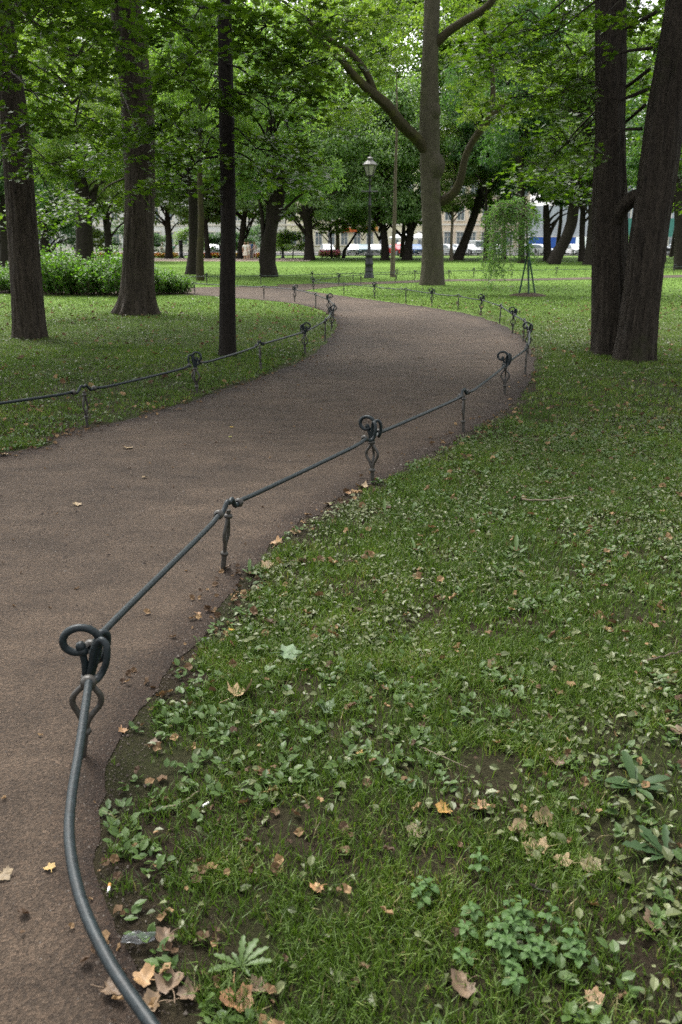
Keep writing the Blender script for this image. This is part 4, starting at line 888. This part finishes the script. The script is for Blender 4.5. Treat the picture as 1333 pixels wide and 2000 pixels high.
# ------------------------------------------------------------------ parked cars
PAINT = {}
def paint(n, c):
    if n not in PAINT:
        m = plain('car_paint_'+n, c, .28, .1, .04, 2, .6); m.node_tree.nodes["Principled BSDF"].inputs['Coat Weight'].default_value = .6; PAINT[n] = m
    return PAINT[n]
def car(label, px, D, colour, rot, style='hatch'):
    """front of the car looks along local -y"""
    x = Q(px, 480, D)[0]; root = empty('parked_car', (x, D, .015), rot, label=label, cat='van' if style == 'van' else 'car', group='cars parked along the street')
    if style == 'van': prof = [(-2.25, .3), (-2.28, .75), (-2.05, 1.0), (-1.55, 1.15), (-.95, 1.85), (-.6, 1.95), (1.9, 1.95), (2.2, 1.7), (2.25, .9), (2.25, .3)]; W = .9; belt = 1.1; g = [(-1.5, 1.17), (-.98, 1.8), (-.6, 1.86), (.5, 1.86), (.5, 1.17)]
    elif style == 'suv': prof = [(-2.25, .35), (-2.3, .8), (-2.1, 1.02), (-1.2, 1.12), (-.6, 1.62), (-.2, 1.7), (1.7, 1.7), (2.1, 1.2), (2.2, .9), (2.2, .35)]; W = .9; belt = 1.1; g = [(-1.1, 1.14), (-.6, 1.58), (-.2, 1.64), (1.6, 1.64), (1.95, 1.18)]
    else: prof = [(-2.05, .25), (-2.1, .6), (-1.95, .8), (-1.1, .95), (-.45, 1.38), (-.05, 1.45), (.9, 1.43), (1.6, 1.0), (2.0, .95), (2.05, .6), (2.02, .25)]; W = .85; belt = .94; g = [(-1.02, .97), (-.42, 1.35), (0, 1.4), (.88, 1.38), (1.5, 1.0)]
    def sec(y, z): 
        t = max(0, (z-belt)/(prof_top-belt)); return W*(1-.17*t) - (.08 if abs(y) > 1.95 else 0)
    prof_top = max(z for _, z in prof)
    mb = MB(); n = len(prof); ring = [(y, z) for y, z in prof]; lx = [.0, .8, .96, 1.0]
    V = []
    for u in (-1, -.96, -.8, .8, .96, 1):
        k = 1 if abs(u) < .9 else (.985 if abs(u) < .98 else .93)
        for y, z in ring: V.append((u*sec(y, z), y*k, z if abs(u) < .9 else z-(.02 if abs(u) < .98 else .08)*(z > .5)))
    Fq = [(s*n+i, s*n+(i+1) % n, (s+1)*n+(i+1) % n, (s+1)*n+i) for s in range(5) for i in range(n)]
    mb.add(V, Fq)
    mb.v[0] = np.array(mb.v[0]); c0 = mb.v[0][:n].mean(0); c1_ = mb.v[0][5*n:].mean(0)
    mb.add(np.vstack([mb.v[0][:n], c0]), [((i+1) % n, i, n) for i in range(n)]); mb.add(np.vstack([mb.v[0][5*n:6*n], c1_]), [(i, (i+1) % n, n) for i in range(n)])
    o = mb.build('body', paint(*colour), root)
    for s in (-1, 1):                                        # side windows
        mb = MB(); k = len(g); V = [(s*(sec(y, z)*.965+.035), y, z-.02) for y, z in g]; V2 = [(v[0]-s*.03, v[1], v[2]) for v in V]
        mb.add(V+V2, [tuple(range(k))]) ; mb.build('side_window', M['glass'], root)
    mb = MB(); (ya, za), (yb_, zb) = g[0], g[1]; wa, wb = sec(ya, za)*.88, sec(yb_, zb)*.88
    mb.add([(-wa, ya-.03, za+.02), (wa, ya-.03, za+.02), (wb, yb_-.03, zb+.02), (-wb, yb_-.03, zb+.02)], [(0, 1, 2, 3)]); mb.build('windscreen', M['glass'], root)
    fy = prof[1][0]; zl = prof[1][1]
    for s in (-1, 1):
        mb = MB(); box(mb, s*W*.62-.17, s*W*.62+.17, fy-.02, fy+.2, zl-.08, zl+.09); mb.build('headlight', M['lightlens'], root)
    mb = MB(); box(mb, -.42, .42, fy-.03, fy+.1, zl-.1, zl+.06); mb.build('grille', M['blackpl'], root)
    mb = MB(); box(mb, -.26, .26, fy-.06, fy-.01, zl-.32, zl-.2); mb.build('number_plate', M['plate'], root)
    mb = MB(); box(mb, -W*.9, W*.9, fy+.0, 2.0, .16, .3); mb.build('underbody', M['blackpl'], root)
    wr = .32; wp = None
    for sx in (-1, 1):
        for yy in (-1.3, 1.3):
            if wp is None:
                T = MB(); tube(T, [(-.11, 0, 0), (.11, 0, 0)], wr, 18); o = T.build('wheel', M['tyre'], root); T = MB(); tube(T, [(-.13, 0, 0), (.13, 0, 0)], wr*.6, 14); T.build('rim', M['rim'], o); wp = o
            else: o = copy_tree(wp, root)
            o.location = (sx*(W-.08), yy, wr)
    return root
WH, SI, BK, RD, BL, TE = ('white', (.72, .73, .74)), ('silver', (.42, .44, .46)), ('black', (.015, .015, .02)), ('red', (.55, .02, .02)), ('blue', (.05, .12, .28)), ('teal', (.06, .13, .15))
for a in [('white hatchback seen behind the crooked thin trunk', 690, 125, WH, 0), ('teal hatchback just left of the lamp post', 709, 124, TE, .1), ('silver hatchback just right of the lamp post', 735, 125, SI, -.1),
          ('white car between the narrow grey trunk and the pink flowers', 640, 127, WH, .2), ('red car seen behind the thin sapling', 776, 123, RD, .5), ('white off-road car with dark windows under the parasol', 786, 132, WH, 0, 'suv'), ('blue car seen right of the forked trunk', 812, 125, BL, .2),
          ('white car just right of the tall centre tree', 872, 122, WH, .9), ('silver car behind the black leaning trunk', 893, 126, SI, .7), ('white car right of the foot of the black leaning trunk', 915, 122, WH, .6), ('white van parked side on before the cream building', 938, 128, WH, 1.25, 'van'), ('white car left of the weeping sapling', 963, 123, WH, .8),
          ('black car right of the weeping sapling', 1040, 124, BK, .4), ('white car below the blue hoarding', 1054, 122.5, WH, .9), ('black car behind the thick leaning trunk', 1106, 126, BK, .5), ('white car right of the thick leaning trunk', 1122, 123, WH, .2), ('silver car glimpsed between the twin trunks', 1226, 124, SI, .2),
          ('dark car right of the twin trunks', 1288, 124, BK, 1.2), ('white car at the far right edge', 1325, 123, WH, .3), ('blue-white car glimpsed left of the round bush', 427, 124, SI, .1), ('white car far left of the thin black trunk', 418, 128, WH, 0)]:
    car(*a)

# flower beds and distant walk furniture
def flowers(name, label, x0, x1, y0, y1, cols, n, h):
    mb = MB(); k = n; pos = np.c_[rng.uniform(x0, x1, k), rng.uniform(y0, y1, k), h*rng.uniform(.3, 1, k)]
    leaves(mb, pos*[1, 1, .8], rng.normal(0, .6, (k, 3))+[0, 0, 1], rng.normal(0, 1, (k, 3)), .22, DIAM, rng.random(k), mat=0)
    per = k//len(cols)
    for i, c in enumerate(cols):
        p = pos[i*per:(i+1)*per]+[0, 0, .06]; leaves(mb, p, rng.normal(0, .5, (len(p), 3))+[0, -.6, .8], rng.normal(0, 1, (len(p), 3)), .17, OVAL, rng.random(len(p)), mat=i+1)
    tag(mb.build(name, [M['leaf_mid']]+[plain('petal_%s' % ('red yellow pink orange'.split()[i % 4]), c, .6) for i, c in enumerate(cols)], attr=True), label, 'flowers', kind='stuff')
a = P(622, 503); b = P(700, 503)
flowers('flower_bed', 'bed of pink flowers before the pale yellow building', Q(624, 490, 98)[0], Q(665, 490, 98)[0], 97, 99, [(.65, .12, .2), (.7, .3, .35)], 1200, .75)
flowers('flower_bed', 'strip of red and yellow flowers along the far left walk', Q(395, 490, 97)[0], Q(520, 490, 97)[0], 96.5, 98, [(.7, .07, .03), (.75, .5, .04)], 2400, .45)
flowers('flower_bed', 'strip of yellow and orange flowers behind the hedge at the left', Q(150, 490, 97)[0], Q(345, 490, 97)[0], 96.5, 98, [(.75, .5, .04), (.75, .25, .04)], 2600, .45)
def bollard(px, py, h, label, r=.14):
    b = P(px, py); mb = MB(); lathe(mb, [(r*1.6, 0), (r*1.6, .12), (r, .2), (r, h-.5), (r*1.3, h-.45), (r*1.05, h-.35), (r*1.1, h-.08), (r*1.7, h-.03), (r*1.7, h), (.001, h+.05)], 14)
    o = mb.build('iron_bollard', M['lampiron']); o.location = tuple(b); tag(o, label, 'bollard')
bollard(355, 504, 1.9, 'dark iron post standing left of the forked trunk on the far lawn', .22); bollard(432, 504, 1.3, 'dark iron post just left of the thin black trunk'); bollard(553, 504, 1.2, 'dark post standing between the gnarled trunk and the round bush')
def bench(px, py, label, rz=0):
    b = P(px, py); root = empty('park_bench', b, rz, label=label, cat='bench'); g = plain('bench_paint', (.55, .60, .52), .6)
    mb = MB(); [box(mb, -1, 1, -.25+i*.12, -.16+i*.12, .43, .46) for i in range(4)]; mb.build('seat', g, root)
    mb = MB(); [box(mb, -1, 1, .24, .27, .55+i*.12, .64+i*.12) for i in range(3)]; mb.build('backrest', g, root)
    pr = None
    for x in (-.85, .85):
        if pr is None: m2 = MB(); box(m2, -.04, .04, -.25, .25, 0, .427); box(m2, -.04, .04, .2, .237, .427, .92); pr = m2.build('leg', M['lampiron'], root); o = pr
        else: o = pr.copy(); COL.objects.link(o); o.parent = root
        o.location = (x, 0, 0)
bench(215, 500, 'pale bench behind the hedge just left of the flared trunk'); bench(325, 503, 'pale bench beside the dark iron post with people near it', .1); bench(96, 503, 'pale bench right of the stout left trunk')

# ------------------------------------------------------------------ people
SKIN = plain('skin', (.48, .30, .21), .55, 0, .06, 10)
def skinned(name, chain, mat, parent, sub=1):
    """chain: list of paths [(x,y,z,r)...] starting from shared joints"""
    V = []; E = []; Rr = []; idx = {}
    def vid(p):
        k = tuple(round(c, 4) for c in p[:3])
        if k not in idx: idx[k] = len(V); V.append(k); Rr.append(p[3])
        return idx[k]
    for path in chain:
        ids = [vid(p) for p in path]; E += list(zip(ids[:-1], ids[1:]))
    me = bpy.data.meshes.new(name); me.from_pydata(V, E, []); o = bpy.data.objects.new(name, me); COL.objects.link(o); o.parent = parent
    md = o.modifiers.new('skin', 'SKIN'); md.use_smooth_shade = True
    for v, r in zip(me.skin_vertices[0].data, Rr):
        v.radius = (r if isinstance(r, tuple) else (r, r)); v.use_root = False
    me.skin_vertices[0].data[0].use_root = True
    sb = o.modifiers.new('sub', 'SUBSURF'); sb.levels = sb.render_levels = sub
    me.materials.append(mat); return o
def person(label, px, py, face, top, bottom, hair, h=1.72, arms='down', skirt=False, bend=0, stride=.12, seat=False):
    b = P(px, py); root = empty('person', b, face, label=label, cat='person'); s = h/1.72
    def q(x, y, z, r): 
        if bend and z > .95: dz = z-.95; y, z = y-math.sin(bend)*dz, .95+math.cos(bend)*dz
        return (x*s, y*s, z*s, r*s if not isinstance(r, tuple) else (r[0]*s, r[1]*s))
    pel = q(0, 0, .95, .13); ch = q(0, 0, 1.28, .145); sh = q(0, 0, 1.42, .10); nk = q(0, -.01, 1.5, .055); hd = q(0, -.02, 1.60, .085); ht = q(0, -.02, 1.68, .07)
    paths = [[pel, q(0, 0, 1.1, .125), ch, sh, nk, hd, ht]]; cl = []; leg = []
    for k in (-1, 1):
        st = stride*k; hip = q(.09*k, 0, .90, .10); kn = q(.10*k, -st*.6-.02, .50, .06); an = q(.10*k, -st+.03, .09, .038); toe = q(.11*k, -st-.12, .035, .03)
        paths.append([pel, hip, kn, q(.10*k, -st*.8+.01, .32, .052), an, toe])
        shd = q(.18*k, 0, 1.40, .055); 
        if arms == 'front': el = q(.23*k, -.08, 1.14, .042); wr = q(.12*k, -.30, 1.12, .028); hn = q(.08*k, -.36, 1.13, .035)
        elif arms == 'hip' and k == 1: el = q(.38, .04, 1.16, .042); wr = q(.2, -.08, 1.02, .028); hn = q(.15, -.1, 1.0, .035)
        else: el = q(.24*k, .02, 1.12, .042); wr = q(.25*k, -.06, .87, .028); hn = q(.25*k, -.08, .79, .032)
        paths.append([sh, shd, el, wr, hn]); cl.append([q(0, 0, 1.42, .11), q(.18*k, 0, 1.40, .07), (el[0]*.6+shd[0]*.4, el[1]*.6+shd[1]*.4, el[2]*.6+shd[2]*.4, .062*s)])
        leg.append([q(0, 0, .95, .145), q(.09*k, 0, .90, .115), (kn[0], kn[1], kn[2], .078*s)]+([] if bottom[1] == 'short' else [(an[0], an[1], an[2]+.02, .056*s)]))
    skinned('body', paths, SKIN, root)
    skinned('shirt', [[q(0, 0, .93, .15), q(0, 0, 1.1, .14), q(0, 0, 1.28, .16), q(0, 0, 1.42, .11)]]+cl, plain('cloth', top, .85, 0, .08, 6), root)
    if skirt:
        mb = MB(); lathe(mb, [(.13*s, 1.02*s), (.17*s, .9*s), (.21*s, .7*s), (.25*s, .5*s)], 18, lobes=6, amp=.05); mb.build('skirt', plain('skirt_cloth', bottom[0], .85, 0, .08, 6), root)
    else: skinned('trousers', leg, plain('trouser_cloth', bottom[0], .85, 0, .08, 6), root)
    m = MB(); ball(m, (hd[0], hd[1]+.018*s, hd[2]+.035*s), .105*s, sz=1.1); m.build('hair', plain('hair_colour', hair, .7, 0, .2, 20), root)
person('walking woman in a white top and pale skirt at the left of the distant group', 480, 509, 3.3, (.72, .70, .64), ((.62, .55, .45), 'long'), (.16, .09, .04), 1.68, skirt=True)
person('walking person in a cream shirt and light shorts second in the distant group', 486, 508, 3.0, (.66, .58, .48), ((.55, .5, .42), 'short'), (.2, .13, .07), 1.72)
person('walking person in a dark blue shirt in the distant group', 492, 507, 2.9, (.04, .09, .2), ((.10, .09, .09), 'long'), (.04, .03, .02), 1.78)
person('walking person in a pale pink top at the right of the distant group', 498, 506, 3.5, (.72, .52, .46), ((.72, .7, .66), 'short'), (.25, .15, .08), 1.70, arms='hip')
person('person in a white shirt standing by the pale bench left of the iron post', 318, 503, 1.2, (.75, .75, .74), ((.45, .45, .46), 'long'), (.25, .18, .12), 1.7, bend=.15)
person('person in a teal shirt bending forward beside the bench left of the iron post', 338, 503, 1.4, (.05, .32, .3), ((.5, .5, .5), 'long'), (.1, .06, .03), 1.65, arms='front', bend=.8)

# ------------------------------------------------------------------ fallen leaves, plants, twigs
def fallen(px, py, size, col, label, curl=1.0, name='fallen_leaf', z=.012, rz=None, green=False, oval=False):
    b = P(px, py, z); lob = [(-180, .16), (-150, .42), (-135, .38), (-112, .57), (-98, .45), (-84, .48), (-62, .66), (-46, .52), (-38, .55), (-24, .44), (-10, .62), (0, .70), (10, .62), (24, .44), (38, .55), (46, .50), (62, .64), (84, .48), (98, .43), (112, .55), (135, .36), (150, .42)]
    if oval: lob = [(a, .5*(1-.35*abs(math.sin(R(a))))) for a in range(-180, 180, 20)]
    n = len(lob); V = [(0, 0, 0)]; ph = random.uniform(0, 6)
    for ri in (.33, .66, 1.0):
        for a, r in lob:
            rr = (.34*(1-ri)+r*ri) if ri < 1 else r; rr = r*ri if ri == 1 else (r*.55+.2)*ri; x, y = math.sin(R(a))*rr, math.cos(R(a))*rr
            d = math.hypot(x, y); zz = curl*.6*(d*d*1.1*(.5+.5*math.sin(R(a)*2+ph))+.10*math.sin(R(a)*5+ph*2)*d)+.03*random.uniform(-1, 1)*d
            zz += curl*.25*abs(x)*(1 if a*ph > 0 else .3)+.05*math.sin(x*14+ph)*math.cos(y*11+ph)
            k = 1-.35*curl*d*d; V.append((x*k, y*k, max(zz, -.02)))
    Fc3 = [(0, 1+i, 1+(i+1) % n) for i in range(n)]; Fc4 = [(1+r*n+i, 1+(r+1)*n+i, 1+(r+1)*n+(i+1) % n, 1+r*n+(i+1) % n) for r in range(2) for i in range(n)]
    mb = MB(); V = np.array(V)*size; mb.add(V, Fc3, attr=.5, smooth=True); mb.l.append(np.array(Fc4).ravel()); mb.c.append(np.full(len(Fc4), 4)); mb.a.append(np.full(len(Fc4), .5)); mb.m.append(np.zeros(len(Fc4))); mb.sm.append(np.ones(len(Fc4), bool))
    tube(mb, catmull([(0, -.1*size, .0), (.05*size, -.45*size, .04*size), (.02*size, -.8*size, 0)], 5), .0013, 5, attr=.5)
    k = 'dead_%.2f_%.2f_%.2f' % col
    if k not in M:
        m, t, bs = nodes('leaf_tissue'); nn = noise(t, 40, 4); wv = noise(t, 9, 2)
        r = ramp(t, [(.3, tuple(c*.6 for c in col)), (.55, col), (.75, tuple(min(1, c*1.3) for c in col))], nn.outputs[0]); t.links.new(r.outputs[0], bs.inputs['Base Color']); bs.inputs['Roughness'].default_value = .65
        bump(t, bs, nn.outputs[0], .5, .004); M[k] = m
    o = mb.build(name, M[k]); o.location = tuple(b); o.rotation_euler = (R(random.uniform(-14, 14)), R(random.uniform(-14, 14)), random.uniform(0, 6.28) if rz is None else rz); tag(o, label, 'leaf', 'fallen leaves'); return o
TAN, ORG, BRN, YEL, GRN, OCH = (.22, .155, .08), (.22, .12, .05), (.12, .078, .045), (.34, .22, .025), (.07, .115, .05), (.17, .12, .055)
for a in [(468, 1358, .12, (.27, .19, .095), 'large curled tan leaf standing up in the grass, left of the crumpled green leaf', 1.9), (562, 1274, .095, GRN, 'flat pale green maple leaf lying in the grass above the curled tan leaf', .15, 'fallen_leaf', .035, -1.4),
          (640, 1388, .085, (0.072, 0.110, 0.050), 'crumpled green leaf right of the large curled tan leaf', 1.8), (968, 1305, .075, TAN, 'tan crinkled leaf alone on the right lawn among small pale leaves', 1.3), (936, 1578, .07, ORG, 'orange-brown leaf beside the amber leaf, left of the three ochre leaves', 1.1), (868, 1580, .055, (0.275, 0.154, 0.033), 'small amber leaf left of the orange-brown leaf', 1.0),
          (1016, 1625, .07, OCH, 'ochre curled leaf, left of three lying together', 1.4), (1062, 1606, .07, OCH, 'ochre curled leaf, topmost of three lying together', 1.5), (1048, 1660, .075, TAN, 'tan torn leaf, lowest of three lying together', 1.0), (1096, 1685, .055, TAN, 'tan leaf just right of and below the three ochre leaves', 1.2), (1155, 1692, .06, (0.165, 0.132, 0.066), 'flat olive-brown leaf between the tan leaf and the long-leaved weed', .4),
          (620, 1735, .042, (0.303, 0.165, 0.072), 'small folded orange leaf alone in the lower middle of the lawn', 1.0), (462, 1952, .085, (0.198, 0.099, 0.044), 'large reddish-brown curled leaf under the dandelion near the bottom edge', 1.4), (335, 1925, .075, BRN, 'big brown crumpled leaf beside the rail at the bottom left', 1.3), (285, 1912, .06, (0.248, 0.149, 0.066), 'folded orange-tan leaf touching the rail at the bottom left', 1.2), (325, 1830, .055, BRN, 'pointed brown leaf above the big crumpled leaf near the rail', 1.4),
          (905, 1922, .07, BRN, 'long brown leaf under the nettle patch near the bottom edge', .9), (1160, 1952, .045, (0.220, 0.138, 0.072), 'small brown leaf at the bottom right', 1.1), (532, 1545, .045, (0.253, 0.154, 0.055), 'small amber curled leaf left of the middle of the lawn', 1.2), (702, 1472, .028, (0.275, 0.165, 0.033), 'tiny amber leaf right of the crumpled green leaf', .8), (240, 1426, .035, ORG, 'small orange leaf on dark soil right of the nearest scroll post', 1.0),
          (812, 1620, .05, (0.143, 0.110, 0.055), 'flat olive maple leaf left of the amber leaf', .2), (1003, 1116, .06, TAN, 'tan leaf on the lawn straight below the upright weed', 1.0), (862, 1167, .05, TAN, 'pale tan leaf left of and below the tan leaf under the upright weed', .9), (816, 1113, .04, ORG, 'small orange leaf in the middle of the pale leaf litter', 1.0), (540, 1062, .08, (0.231, 0.132, 0.055), 'brown crumpled leaf on the dirt beside the second post from the camera', 1.4), (524, 1106, .075, TAN, 'tan leaf under the brown crumpled leaf at the path edge', 1.1), (708, 952, .085, TAN, 'pale dry leaf lying at the foot of the second scroll post', 1.2), (98, 1695, .032, (0.275, 0.182, 0.055), 'small yellow-brown leaf on the path left of the rail', .6), (8, 1707, .045, (0.165, 0.121, 0.066), 'brown leaf on the path at the left edge', .5),
          (250, 874, .085, TAN, 'dry tan leaf on the path at the left', .6), (453, 834, .035, YEL, 'bright yellow leaf on the path, upper of two', .5), (450, 853, .03, (0.220, 0.231, 0.033), 'yellow-green leaf on the path, lower of two', .4), (283, 932, .04, TAN, 'small tan leaf on the path left of the middle', .6), (150, 985, .06, TAN, 'flat tan leaf on the path near the left edge', .4), (452, 1230, .03, YEL, 'small yellow leaf in the grass left of the green maple leaf', .6), (495, 1190, .035, (0.275, 0.198, 0.044), 'small ochre leaf at the lawn edge above the yellow leaf', .8), (386, 1198, .03, ORG, 'small orange leaf on the dirt beside the rail', .7), (1305, 1335, .06, TAN, 'tan leaf at the right edge below the broken stick', 1.0), (1280, 1800, .06, BRN, 'brown leaf at the right edge of the lower lawn', 1.0), (1190, 762, .10, (0.248, 0.149, 0.066), 'dry orange-brown leaf on the lawn below the twin trunks', 1.0), (940, 975, .06, TAN, 'small tan leaf left of the thin dark twig', 1.0), (875, 938, .07, ORG, 'orange-tan leaf on the lawn right of the second scroll post', 1.0), (8, 888, .09, TAN, 'pale dry leaf at the left edge where lawn meets path', .8), (1005, 1420, .045, ORG, 'orange leaf alone right of the middle of the lower lawn', .9), (830, 1280, .05, (0.165, 0.110, 0.066), 'small dull brown folded leaf amid pale leaf litter', 1.1), (300, 1452, .04, BRN, 'brown leaf at the grass edge near the nearest scroll post', 1.0), (655, 1225, .04, ORG, 'small orange leaf right of the green maple leaf', 1.0)]:
    fallen(*a)
for a in [(300, 1960, .055, (.13, .085, .045), 'curled tan leaf leaning on the rail below the big crumpled brown leaf', 1.3), (215, 1932, .06, BRN, 'brown leaf on the path side of the rail near the bottom edge', .9), (362, 1945, .055, BRN, 'tan crumpled leaf right of the big brown leaf near the rail', 1.5), (505, 1930, .05, BRN, 'brown leaf right of the reddish-brown curled leaf at the bottom', 1.0), (440, 1110, .07, BRN, 'brown leaf lying at the foot of the second post from the camera', 1.2), (590, 1098, .08, (.15, .10, .06), 'long brown folded leaf on the grass edge right of the brown crumpled leaf', 1.3), (575, 1040, .05, TAN, 'small tan leaf on the dirt up and right of the brown crumpled leaf', 1.0), (640, 985, .055, TAN, 'tan leaf on the dirt edge halfway between second post and second scroll post', 1.0), (680, 962, .06, ORG, 'orange-tan leaf left of the pale dry leaf at the second scroll post', .9), (1330, 1430, .06, BRN, 'brown leaf at the right edge beside the bare soil', 1.0), (1090, 1490, .06, BRN, 'dark crumpled leaf on worn soil left of the big dark weed', 1.3)]:
    fallen(*a)
def long_leaf(mb, base, ang, L, w, rise, droop, tw=0, nseg=9, toothed=.25):
    d = np.array([math.cos(ang), math.sin(ang), 0]); sd = np.array([-d[1], d[0], 0]); V = []
    for i in range(nseg+1):
        t = i/nseg; c = base+d*L*t*(1-.15*droop*t)+np.array([0, 0, L*(rise*t-droop*t*t)]); ww = w*(math.sin(math.pi*min(1, t*.92+.05))**.8)*(.25+.75*t**.6)*(1+toothed*(-1)**i)
        if i == nseg: ww = w*.02
        V += [c-sd*ww+[0, 0, ww*.35], c, c+sd*ww+[0, 0, ww*.35]]
    F_ = []
    for i in range(nseg): F_ += [(3*i, 3*i+1, 3*i+4, 3*i+3), (3*i+1, 3*i+2, 3*i+5, 3*i+4)]
    mb.add(V, F_, attr=random.uniform(.2, .8), smooth=True)
def weed(px, py, label, ls, name='dandelion', mat='leaf_weed', tooth=.25, w=.22):
    b = P(px, py, 0); root = empty(name, b, label=label, cat='weed')
    for ang, L, rise, droop in ls:
        mb = MB(); long_leaf(mb, np.array([0, 0, .012]), R(ang), L*(.66 if rise < .8 else .68)*random.uniform(.8, 1.1), L*w*.36, rise+.15 if rise < .7 else rise*.8, droop, toothed=tooth); mb.build('leaf', M[mat], root, attr=True)
weed(1240, 1545, 'big dark green weed with broad upright leaf at the right side of the lawn', [(95, .16, 1.1, .3), (80, .14, .9, .35), (175, .18, .25, .2), (195, .14, .2, .15), (5, .17, .35, .25), (-25, .16, .3, .3), (-70, .12, .2, .2), (-118, .09, .15, .2), (150, .13, .3, .3)], tooth=.08, w=.36, mat='leaf_dock')
weed(1300, 1680, 'long-leaved weed spreading low at the right edge below the big dark weed', [(170, .22, .2, .15), (125, .16, .9, .3), (140, .14, .6, .3), (75, .12, 1.0, .3), (205, .10, .2, .2), (15, .09, .3, .2)], w=.30, mat='leaf_dock')
weed(470, 1895, 'spreading dandelion with long toothed leaves above the reddish-brown leaf at the bottom', [(165, .10, .3, .2), (200, .12, .2, .2), (60, .13, .4, .3), (30, .11, .3, .2), (128, .07, .4, .3), (2, .12, .2, .2), (-50, .08, .2, .2), (88, .1, .6, .3)], w=.28)
weed(487, 1125, 'pale upright plantain leaf at the grass edge by the second post from the camera', [(90, .11, 1.5, .3), (60, .10, .7, .3), (-20, .12, .3, .3), (-50, .12, .3, .2), (150, .08, .5, .3)], 'plantain', tooth=.05, w=.32)
weed(1008, 1090, 'upright bright green weed in the middle of the right lawn', [(80, .15, 1.4, .3), (110, .11, 1.2, .4), (30, .13, .8, .3), (160, .11, .5, .3), (-40, .1, .3, .2)], 'plantain', tooth=.08, w=.28)
weed(752, 1010, 'upright green weed just below the second scroll post', [(90, .13, 1.6, .3), (50, .11, .8, .3), (-10, .12, .3, .3), (170, .1, .5, .3), (-60, .11, .2, .2)], 'plantain', tooth=.05, w=.25)
weed(930, 1020, 'low broad-leaved weed on the lawn right of the second scroll post', [(10, .11, .5, .3), (90, .10, .9, .3), (170, .12, .4, .3), (-40, .1, .3, .2)], 'plantain', tooth=.05, w=.34)
weed(812, 1085, 'tufted green weed left of the middle of the right lawn', [(100, .13, 1.2, .3), (60, .12, .9, .3), (140, .1, .8, .3), (20, .12, .5, .3), (-90, .08, .3, .2)], 'plantain', tooth=.1, w=.2)
def nettle():
    for px, py, n, lb, hh in ((950, 1770, 5, 'dark green nettle clump, left of the nettles at the lower right', .12), (985, 1850, 12, 'bushy green nettle clump, middle of the nettles at the lower right', .09), (1062, 1845, 10, 'bright green nettle clump, rightmost of the nettles at the lower right', .11)):
        b = P(px, py, 0); root = empty('nettle', b, label=lb, cat='weed', group='nettle clumps in the lower lawn'); mb = MB(); sm = MB()
        for i in range(n):
            x, y = random.gauss(0, .05), random.gauss(0, .045); h = hh*random.uniform(.45, .85); e = np.array([x*1.3, y*1.3-.01, h]); tube(mb, [(x, y, 0), e], [.0018, .0012], 5)
            for lv in range(4):
                t = .35+lv*.21; p = np.array([x, y, 0])*(1-t)+e*t; L = (.033, .034, .028, .02)[lv]
                for q in range(2):
                    a = (lv % 2)*math.pi/2+q*math.pi+random.uniform(-.3, .3)+i; long_leaf(mb, p, a, L, L*.36, .25, .35, nseg=6, toothed=.08)
        mb.build('foliage', M['leaf_nettle'], root, attr=True)
nettle()
def twig(pts, r, label, mat='twig', name='twig'):
    mb = MB(); c = catmull([P(x, y, z) for x, y, z in pts], 6); o0 = c[0].copy(); c = c-o0; c = c+rng.normal(0, r*.4, c.shape); tube(mb, c, np.linspace(r, r*.5, len(c)), 7); o = mb.build(name, M[mat]); o.location = tuple(o0); tag(o, label, 'twig')
twig([(1255, 1293, .02), (1290, 1283, .035), (1333, 1272, .03), (1360, 1268, .02)], .005, 'pale broken stick lying at the right edge of the lawn', 'bark_pale')
twig([(1020, 975, .03), (1060, 977, .035), (1110, 972, .03), (1150, 964, .02)], .006, 'thin dark twig lying across the right lawn')
twig([(820, 1458, .02), (860, 1475, .03), (915, 1500, .02)], .0025, 'thin grey twig lying on the lawn below the tan crinkled leaf')
twig([(1035, 1725, .02), (1055, 1738, .02), (1078, 1742, .02)], .005, 'short dark stick stub above the nettles', 'bark_far')
twig([(300, 1580, .02), (345, 1572, .02), (390, 1545, .015)], .003, 'dark curved twig at the lawn edge right of the rail')
def butt(px, py, rz, c1_, label):
    b = P(px, py, .02); mb = MB(); tube(mb, [(0, 0, 0), (.011, 0, 0)], .0038, 10, mat=0); tube(mb, [(.011, 0, 0), (.026, 0, .001)], .0037, 10, mat=1)
    o = mb.build('cigarette_butt', [plain('filter_paper', c1_, .8), plain('cigarette_paper', (.75, .74, .7), .8)]); o.location = tuple(b); o.rotation_euler = (0, .1, rz); tag(o, label, 'cigarette butt')
butt(395, 1575, .9, (.72, .7, .66), 'white cigarette butt in the grass left of the middle'); butt(215, 1726, -1.45, (.6, .3, .08), 'orange-tipped cigarette butt on soil beside the rail')
def scrap():
    b = P(272, 1840, .02); mb = MB(); n = 9; X_, Y_ = np.meshgrid(np.linspace(-.04, .04, n), np.linspace(-.012, .012, n), indexing='ij'); Z = fbm(X_*60+5, Y_*90+5, 4)*.03
    V = np.stack([X_+rng.normal(0, .0015, X_.shape), Y_, Z], -1).reshape(-1, 3); F_ = [(i*n+j, (i+1)*n+j, (i+1)*n+j+1, i*n+j+1) for i in range(n-1) for j in range(n-1)]; mb.add(V, F_)
    m, t, bs = nodes('clear_film'); bs.inputs['Base Color'].default_value = (.5, .53, .56, 1); bs.inputs['Roughness'].default_value = .15; bs.inputs['Transmission Weight'].default_value = .9; bs.inputs['IOR'].default_value = 1.2
    o = mb.build('plastic_scrap', m); o.location = tuple(b); tag(o, 'crumpled clear plastic wrapper in the grass beside the rail', 'litter')
scrap()
